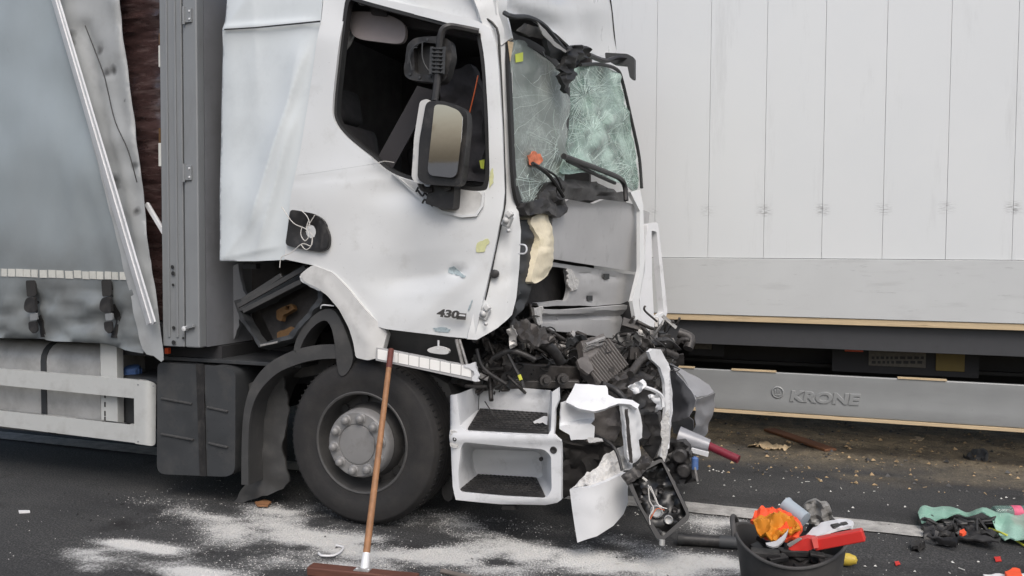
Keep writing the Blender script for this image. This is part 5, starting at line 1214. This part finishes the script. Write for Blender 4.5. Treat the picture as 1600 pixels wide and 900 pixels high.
def headlamp():
    L = empty('headlamp_unit', onZ(1035, 850, 0), 'black gutted headlamp unit dangling from the torn bumper on white wires', 'headlamp')
    mp = PL((985, 745, 4.42), (1037, 718, 4.5), (1030, 845, 4.34))
    o = rnd([(978, 748), (1004, 728), (1034, 716), (1050, 745), (1078, 803), (1076, 812), (1034, 846), (1026, 842), (1000, 795)], 5)
    hl = rnd([(986, 751), (1008, 735), (1034, 721), (1047, 749), (1073, 804), (1034, 839), (1004, 794)], 4)
    m_gb = M('gloss_black_plastic', S(22), .3, var=.3, dirt=(S(90, 87, 83), 14, .6, .85, .4))
    SH('lamp_rim', o, mp, m_gb, L, .05, 5, holes=[hl])
    bk = lambda x, y: mp(x, y) + Vector((-.01, .05, 0))
    SH('lamp_back', o, bk, m_gb, L, .08, 6, disp=nzf(12, .03, 3))
    for px, py, r, m in ((1027, 802, .034, m_lens), (1046, 815, .024, m_lens), (1010, 770, .02, m_metal), (1034, 770, .015, m_metal), (1056, 800, .014, m_metal), (1002, 785, .014, m_metal)):
        MB().lathe(bk(px, py) + Vector((0, -.02, 0)), (.2, -1, .2), [(r, -.03), (r, .01), (r * .8, .016), (r * .7, .006), (0, .004)], 20).build('bulb_holder', m, L)
    for i, pts in enumerate(([(1014, 756), (1016, 780), (1022, 792), (1016, 806), (1017, 818)], [(1014, 756), (1022, 770), (1028, 784), (1036, 790)], [(1018, 757), (1026, 775), (1032, 788), (1044, 792)], [(1018, 808), (1028, 792), (1040, 794)])):
        MB().tube([mp(x, y) + Vector((0, -.02 - .006 * i, 0)) for x, y in pts], .003, 5, True, 5).build('wire', m_cableW if i != 3 else m_cableO, L)
    MB().box(mp(1008, 748) + Vector((0, -.01, 0)), (.03, .012, .01), Matrix.Rotation(.6, 3, 'Y'), .002).build('clip', m_cableW, L)
    SH('lamp_bracket', rag([(972, 742), (1000, 722), (1010, 708), (1022, 716), (1004, 742), (982, 756)], 1.5, 5, 3), lambda x, y: mp(x, y) + Vector((0, -.02, 0)), m_metal, L, .04, 5, disp=nzf(9, .03, 1))
    MB().lathe(mp(1035, 845) + Vector((0, -.01, 0)), (0, -.3, -1), [(0, -.01), (.016, -.01), (.014, .02), (0, .024)], 12).build('broken_lens_stub', m_lens, L)
headlamp()

# ================================================================== LOOSE THINGS
def broom():
    base = onZ(569, 893, .06); top = onY(611, 547, 4.355)
    B = empty('broom', (base.x, base.y, 0), 'wide brown broom leaning by its wooden stick against the front wheel', 'broom')
    d = (top - base).normalized()
    MB().tube([base + d * .06, base + d * .35, base + d * .8, top], [.0185, .0155], 14).build('broom_stick', m_wood, B)
    MB().tube([top - d * .115, top + d * .004], .0172, 14).build('painted_stick_end', M('faded_red_paint', S(96, 48, 40), .7, var=.25, vs=20), B)
    MB().tube([base + d * -.0, base + d * .09], [.024, .02], 14).build('socket', m_alu, B)
    a, b = onZ(484, 889, .055), onZ(652, 906, .055)
    ax = (b - a).normalized()
    MB().bar(a, b, .075, .045, bev=.008).build('broom_head', m_board, B)
    mb = MB(); rs = random.Random(2); yv = Vector((-ax.y, ax.x, 0))
    for i in range(420):
        t = rs.random(); p = a.lerp(b, t) + yv * rs.uniform(-.034, .034) - Vector((0, 0, .02)); mb.tube([p, p + Vector((rs.uniform(-.012, .012), rs.uniform(-.012, .012), -.036))], .0018, 3)
    tag(mb.build('bristles', M('dark_bristles', S(70, 45, 40), .8), B), kind='stuff')
    pl = MB(); c = a.lerp(b, .5) + Vector((0, 0, .024)); pl.bar(c - ax * .04, c + ax * .04, .05, .004, bev=.001)
    pl.build('socket_plate', m_metal2, B)
    for s in (-.03, .03): MB().lathe(c + ax * s, (0, 0, 1), [(.006, 0), (.006, .005), (0, .006)], 8).build('screw', m_alu, B)
broom()

def tub():
    bz = Vector((-.085, 3.98, 0))
    T = empty('rubble_tub', bz, 'black flexible rubber tub heaped with wreck debris on the road', 'tub')
    H = .365; n = 56
    def rim(t): return H + .035 * math.cos(2 * t) * 1.0
    mb = MB(); rows = []
    R = lambda h: .185 + .062 * h / H
    prof = [(.0, .004, 0), (.17, .004, 0), (.185, .012, 0)] + [(R(H * k / 8), H * k / 8, 1) for k in range(1, 9)]
    vs = []
    for side in (0, 1):
        pr = prof if side == 0 else [(max(0, r - .007), h + (.006 if h < .1 else 0), k) for r, h, k in prof][::-1]
        for r, h, k in pr:
            for i in range(n):
                t = 2 * math.pi * i / n; hh = h / H * rim(t) if k else h
                rr = r * (1 + .03 * math.cos(2 * t + math.pi) * h / H); vs.append(bz + Vector((math.cos(t) * rr, math.sin(t) * rr, hh)))
    m_ = len(prof) * 2
    mb.add(vs, [(j * n + i, j * n + (i + 1) % n, (j + 1) * n + (i + 1) % n, (j + 1) * n + i) for j in range(m_ - 1) for i in range(n)])
    mb.build('tub_body', m_bucket, T, ang=60)
    pts = []
    for i in range(n + 1):
        t = 2 * math.pi * i / n; rr = (R(H) + .003) * (1 + .03 * math.cos(2 * t + math.pi)); pts.append(bz + Vector((math.cos(t) * rr, math.sin(t) * rr, rim(t))))
    MB().tube(pts, .008, 8, False).build('rim_bead', m_bucket, T)
    for s in (-1, 1):   # loop handles at both ends
        hp = []
        for k in range(9):
            u = k / 8 * math.pi; an = (math.pi if s < 0 else 0.95) + .32 * math.cos(u)
            rr = R(H) * 1.02; hp.append(bz + Vector((math.cos(an) * rr, math.sin(an) * rr, rim(an) - .012 + (.055 if s < 0 else .085) * math.sin(u))))
        MB().tube(hp, .012, 8, True, 3).build('handle', m_bucket, T)
    Z = H - .01
    # heap inside
    mb = MB(); rs = random.Random(5)
    for i in range(26):
        t = rs.uniform(0, 6.28); r = rs.uniform(0, .19); p = bz + Vector((math.cos(t) * r, math.sin(t) * r, Z - .05 + rs.uniform(-.02, .03)))
        mb.box(p, (rs.uniform(.04, .13), rs.uniform(.03, .1), rs.uniform(.01, .03)), Matrix.Rotation(rs.uniform(0, 3), 3, 'Z') @ Matrix.Rotation(rs.uniform(-.6, .6), 3, 'X'), .004)
    mb.lathe(bz, (0, 0, 1), [(.215, Z - .09), (0, Z - .05)], 24)
    tag(mb.build('black_debris_heap', m_black, None), 'dark broken plastic pieces filling the rubber tub', 'debris', kind='stuff')
    def at(px, py, Y): return onY(px, py, Y)
    # orange cloth
    mpv = PL((1175, 815, 3.93), (1255, 815, 3.95), (1220, 770, 4.1))
    o = SH('orange_vest', rag([(1172, 812), (1180, 800), (1196, 795), (1218, 794), (1234, 800), (1254, 820), (1248, 842), (1216, 842), (1200, 838), (1190, 830)], 1.5, 5, 2), mpv, m_orange, None, .02, 3, disp=add_(nzf(12, .025, 4), nzf(5, .012, 2), ridge((1180, 828), (1190, 798), 3, 7, .02), fold((1215, 838), (1235, 815), 6, 9, .03)), ang=35); tag(o, 'crumpled orange hi-vis cloth heaped in the left of the rubber tub', 'cloth')
    o = SH('amber_lens_cloth', rag([(1178, 812), (1186, 803), (1204, 800), (1226, 800), (1248, 812), (1252, 820), (1240, 826), (1228, 826), (1213, 838), (1200, 836), (1184, 824)], 1.5, 5, 7), lambda x, y: mpv(x, y) + Vector((0, -.05, 0)), m_amber, None, .012, 3, disp=add_(nzf(10, .022, 2), nzf(4, .01, 6), ridge((1184, 814), (1240, 806), 4, 8, .02), ridge((1200, 832), (1216, 806), 3, 7, .02), crease((1190, 825), (1240, 812), 4, -.02), crease((1210, 808), (1222, 838), 4, .02)), ang=30); tag(o, 'amber yellow crumpled sheet lying on the orange cloth in the tub', 'cloth')
    o = SH('grey_strip', sm([(1198, 839), (1214, 836), (1230, 822), (1233, 816), (1228, 832), (1216, 844), (1204, 844)], 2), lambda x, y: mpv(x, y) + Vector((0, -.08, 0)), m_greyp, None, .01, 4); tag(o, 'small grey plastic strip tucked under the orange cloth in the tub', 'plastic strip')
    # grey cup-like tube
    a_, b_ = at(1232, 792, 4.05), at(1258, 812, 4.0)
    d = (a_ - b_).normalized()
    o = MB().lathe(b_, d, [(0, 0), (.035, 0), (.035, .10), (.038, .11), (.038, .115), (.031, .115), (.03, .03), (0, .03)], 24).build('grey_cup', m_greycan, None); tag(o, 'pale blue grey plastic cup lying tipped on the tub heap', 'cup')
    o = SH('clear_film', sm([(1250, 812), (1256, 790), (1272, 782), (1292, 788), (1300, 802), (1296, 814), (1280, 818), (1262, 818)], 3), YP(4.12), M('grey_translucent_film', S(128, 126, 122), .35, var=.25, vs=12, dirt=(S(175, 175, 172), 14, .55, .7, .6), bump=.3, bs=15), None, .03, 4, disp=nzf(10, .04, 2), ang=30); tag(o, 'grey crumpled plastic film sticking up at the back of the tub', 'plastic film')
    pm2 = PL((1258, 836, 3.9), (1330, 812, 3.98), (1290, 815, 4.02))
    o = SH('white_plate', rag([(1258, 836), (1270, 824), (1290, 815), (1312, 811), (1322, 810), (1333, 814), (1330, 822), (1306, 826), (1290, 832), (1275, 836)], .8, 6, 2), pm2, m_paper, None, .012, 4, disp=nzf(14, .01, 2)); tag(o, 'white broken plastic plate standing behind the red lamp in the tub', 'plastic piece')
    o = MB().bar(at(1300, 829, 3.93), at(1327, 824, 3.95), .05, .045, bev=.008).build('black_bracket', m_black, None); tag(o, 'black blurred bracket in front of the white plate in the tub', 'bracket')
    # red bar
    mb = MB(); mb.bar(at(1272, 850, 3.76), at(1350, 835, 3.74), .05, .048, bev=.006)
    A = mb.build('red_tail_lamp', m_red, None, smooth=True); tag(A, 'bright red plastic tail lamp housing resting across the tub rim', 'lamp part')
    SH('lamp_end', [(1232, 858), (1244, 846), (1262, 841), (1274, 843), (1278, 855), (1262, 861), (1236, 860)], YP(3.735), m_red, A, .05, 5, disp=nzf(12, .004, 2), ang=30)
    SH('lamp_face', [(1268, 842), (1277, 840), (1279, 856), (1272, 857)], YP(3.72), M('pale_red_plastic', S(225, 100, 92), .4), A, .02, 6)
    SH('silver_end', rnd([(1229, 851), (1248, 841), (1254, 842), (1234, 855)], 2), YP(3.73), m_metal2, A, .01, 4)
tub()

def ground_bits():
    def on(px, py, z=.0): return onZ(px, py, z)
    # black pipe left of the tub
    a, b = on(1060, 842, .036), on(1205, 851, .036)
    m = a.lerp(b, .48)
    P = MB().tube([a, m], .032, 16).build('black_pipe', m_black, None); tag(P, 'black plastic pipe lying on the road left of the tub', 'pipe')
    MB().tube([m - (m - a).normalized() * .02, b], .036, 16).build('pipe_sleeve', m_dark, P)
    MB().tube([a - (m - a).normalized() * .005, a + (m - a).normalized() * .03], .036, 12).build('pipe_collar', m_black2, P)
    o = MB().tube([on(690, 892, .014), on(712, 897, .014), on(760, 908, .014)], .013, 8).build('grey_stick', M('grey_weathered_wood', S(112, 104, 98), .8, var=.2, vs=20), None); tag(o, 'short grey stick lying at the bottom edge right of the broom', 'stick')
    # red pole with silver sleeve
    p0, p1, p2 = onY(1060, 683, 5.35), onY(1108, 697, 5.35), onY(1154, 718, 5.3)
    P = MB().tube([p1 - (p2 - p1) * .1, p2], .026, 16).build('red_pole', m_reddk, None); tag(P, 'dark red pole with a silver sleeve lying against the crushed bumper', 'pole')
    MB().tube([p0, p1], [.07, .042], 16).build('silver_sleeve', m_sheetm, P)
    MB().bar(onY(1080, 703, 5.28), onY(1107, 710, 5.28), .02, .03, bev=.002).build('bright_tab', m_alu, P)
    # brown plank under the trailer
    q0, q1 = on(1202, 671, .03), on(1298, 703, .03)
    o = MB().bar(q0, q1, .12, .022, bev=.004).build('wooden_plank', M('orange_brown_wood', S(120, 82, 58), .7, var=.2, vs=8, stretch=(1, 6, 6), bump=.1), None); tag(o, 'brown broken wooden plank lying in the dirt under the trailer rail', 'plank')
    def chip(name, pts, mat, label, cat, th=.02, z=.02, disp=None, step=4, group=None):
        o = SH(name, pts, lambda x, y: onZ(x, y, z), mat, None, th, step, disp=disp); return tag(o, label, cat, group)
    chip('wood_splinter', rag([(1404, 683), (1420, 681), (1444, 684), (1440, 688), (1412, 687)], .8, 4, 3), m_ply, 'pale flat wood splinter on the dirt below the raised lettering', 'wood chip')
    chip('dark_clump', rag([(1505, 712), (1520, 702), (1540, 702), (1548, 710), (1540, 718), (1515, 717)], 1.5, 3, 4), m_mud, 'dark clump of torn rubber on the dirt at the far right', 'rubber clump', .03, .03, nzf(6, .05, 2))
    chip('green_glass_sheet', rag([(1434, 803), (1445, 793), (1500, 796), (1548, 803), (1580, 802), (1640, 800), (1660, 850), (1610, 844), (1570, 838), (1548, 815), (1500, 808), (1470, 810), (1440, 818)], 1, 8, 4), m_glassG, 'sheet of broken green laminated glass on the road at right', 'broken glass', .008, .05, add_(nzf(25, .04, 2), crease((1440, 800), (1560, 810), 6, .03)), 5)
    rh = random.Random(9); mb = MB()
    for i in range(30):
        px, py = rh.uniform(1458, 1544), rh.uniform(817, 843); c = onZ(px, py, .02 + .03 * rh.random())
        L, W_ = rh.uniform(.04, .11), rh.uniform(.02, .06); R = Matrix.Rotation(rh.uniform(-.7, .7), 3, 'Z') @ Matrix.Rotation(rh.uniform(-.5, .8), 3, 'X') @ Matrix.Rotation(rh.uniform(-.3, .3), 3, 'Y')
        q = [c + R @ Vector(v) for v in ((-L, -W_, 0), (L, -W_ * rh.uniform(.3, 1), 0), (L * rh.uniform(.5, 1), W_, 0), (-L * rh.uniform(.4, 1), W_ * rh.uniform(.5, 1), 0))]
        mb.patch(q, .008, 5, 4, lambda u, v, i=i: .05 * noise.noise(Vector((u * 2.2, v * 2.2, i * 3.1))))
    for i in range(9):
        c = onZ(rh.uniform(1460, 1545), rh.uniform(815, 840), .04); mb.tube([c, c + Vector((rh.uniform(-.1, .1), rh.uniform(-.05, .05), rh.uniform(-.02, .06))), c + Vector((rh.uniform(-.2, .2), rh.uniform(-.1, .1), -.02))], .008, 6, True, 4)
    tag(mb.build('torn_black_rubber', m_black, None), 'torn black rubber heap lying on the green glass sheet', 'rubber debris')
    o = MB().tube([onZ(1546, 826, .03), onZ(1566, 833, .05), onZ(1585, 843, .02), onZ(1604, 855, .01)], .006, 6, True, 4).build('loose_rope', m_cableY, None); tag(o, 'thin yellow cord trailing from the torn black rubber', 'cord')
    # bottle
    a, b = on(1552, 800, .045), on(1604, 800, .045); d = (b - a).normalized()
    Bt = MB().lathe(a, d, [(0, 0), (.034, .004), (.04, .02), (.04, .19), (.036, .22), (.018, .27), (.015, .3), (0, .3)], 20).build('plastic_bottle', m_clear, None); tag(Bt, 'clear plastic bottle with pink label lying beside the green glass', 'bottle')
    MB().lathe(a, d, [(.0412, .11), (.0412, .17)], 20).build('bottle_label', m_pink, Bt)
    MB().lathe(a, d, [(.0422, .12), (.0422, .15)], 20).build('label_band', m_paper, Bt) if False else None
    ye = on(1318, 875, .03)
    o = MB().lathe((ye.x, ye.y, .035), (1, -.15, .1), [(0, -.08), (.025, -.07), (.034, -.02), (.032, .03), (.02, .062), (0, .07)], 16).build('yellow_piece', m_yellow, None); tag(o, 'rounded yellow plastic piece on the road right of the tub', 'plastic piece')
    chip('orange_shard', rag([(1570, 893), (1582, 887), (1594, 889), (1598, 900), (1575, 902)], 1, 4, 2), m_orange, 'bright orange plastic shard at the bottom right corner', 'plastic piece', .02, .05, group='orange shards')
    chip('white_sheet', rag([(1536, 897), (1600, 896), (1640, 905), (1560, 925)], 1, 6, 2), m_paper, 'white plastic sheet edge at the bottom right corner', 'plastic sheet', .01, .03)
    chip('orange_shard', rag([(1500, 828), (1506, 826), (1510, 831), (1504, 834), (1499, 832)], .5, 3, 2), m_orange, 'small orange shard lying on the torn black rubber', 'plastic piece', .015, .115, group='orange shards')
    chip('red_shard', rag([(1398, 877), (1404, 876), (1407, 881), (1400, 883)], .5, 3, 2), m_red, 'tiny red shard on the road midway between tub and white sheet', 'plastic piece', .004, .008, group='red shards on the road')
    chip('red_shard', rag([(1553, 870), (1563, 869), (1565, 876), (1556, 877)], .5, 3, 5), m_red, 'small red shard on the road above the white sheet', 'plastic piece', .004, .008, group='red shards on the road')
    chip('white_stick', [(29, 797), (46, 797), (47, 799), (30, 800)], m_paper, 'thin white plastic stick on the road at far left', 'plastic piece', .01, .012)
    chip('brown_leaf', rag([(398, 784), (412, 780), (424, 784), (418, 790), (402, 789)], .8, 4, 2), m_wood, 'brown wood scrap on the road below the mudflap', 'wood chip', .01, .02)
    chip('pale_tatters', rag([(1168, 694), (1190, 690), (1210, 694), (1236, 697), (1228, 701), (1196, 699)], 1.6, 3, 7), m_ply, 'pale torn foil strip beside the brown plank', 'scrap', .006, .03, nzf(5, .03, 1))
    chip('black_scrap', rag([(1425, 846), (1440, 842), (1446, 850), (1434, 855), (1424, 852)], 1, 3, 7), m_black, 'small black rubber scrap on the road below the lane line end', 'rubber debris', .02, .03, nzf(5, .03, 1))
    o = MB().tube([onZ(498, 864, .012), onZ(503, 868, .012), onZ(520, 868, .012), onZ(532, 862, .012), onZ(536, 855, .012), onZ(525, 852, .012)], .006, 6, True, 4).build('white_hook', m_paper, None); tag(o, 'small white curved plastic hook on the powder left of the broom stick', 'plastic piece')
    # granules and tiny chips: uncountable
    rs = random.Random(8); mb = MB(); cnt = 0
    def tet(mb, x, y, z, s):
        a = rs.uniform(0, 6.28); h = s * rs.uniform(.4, 1)
        vs = [Vector((x + s * math.cos(a + k * 2.09), y + s * math.sin(a + k * 2.09), z)) for k in range(3)] + [Vector((x, y, z + h))]
        n = len(mb.v); mb.v += vs; mb.f += [(n, n + 1, n + 3), (n + 1, n + 2, n + 3), (n + 2, n, n + 3), (n + 2, n + 1, n)]
    while cnt < 16000:
        x, y = rs.uniform(-4.5, .6), rs.uniform(3.3, 5.6)
        if rs.random() < sand(x, y) ** 1.8 + .002: tet(mb, x, y, .001, rs.uniform(.002, .005)); cnt += 1
    tag(mb.build('absorbent_granules', M('white_absorbent', S(200, 198, 194), .9, var=.1, vs=40), None, smooth=False), 'white absorbent granules spread over the road round the front wheel', 'granules', kind='stuff')
    for nm, mat, N, lab, box in (('glass_crumbs', m_hem, 260, 'tiny pale glass and plastic crumbs scattered over the road', (-1.2, 2.2, 3.6, 6.6)), ('dark_crumbs', m_black, 350, 'tiny black crumbs scattered over road and dirt', (-5, 2.2, 3.6, 9)), ('dirt_litter', M('straw_coloured_litter', S(165, 142, 108), .9, var=.3, vs=20), 900, 'straw coloured litter and chips in the dirt under the trailer', (-1.5, 3, 6.5, 9.6)), ('dark_litter', m_mud, 700, 'dark soil lumps in the dirt under the trailer', (-1.5, 3, 6.6, 9.6))):
        mb = MB()
        for i in range(N):
            x, y = rs.uniform(*box[:2]), rs.uniform(*box[2:]); z = .02 if y > 7 else .003
            if rs.random() < .8: tet(mb, x, y, z, rs.uniform(.003, .012) * (rs.choice((.8, 1.2, 2.2)) if 'litter' in nm else 1))
            else:
                an = rs.uniform(0, 3.14); L = rs.uniform(.008, .035); mb.bar((x, y, z + .004), (x + L * math.cos(an), y + L * math.sin(an), z + .006), .004, .003)
        tag(mb.build(nm, mat, None, smooth=False), lab, 'debris', kind='stuff')
ground_bits()
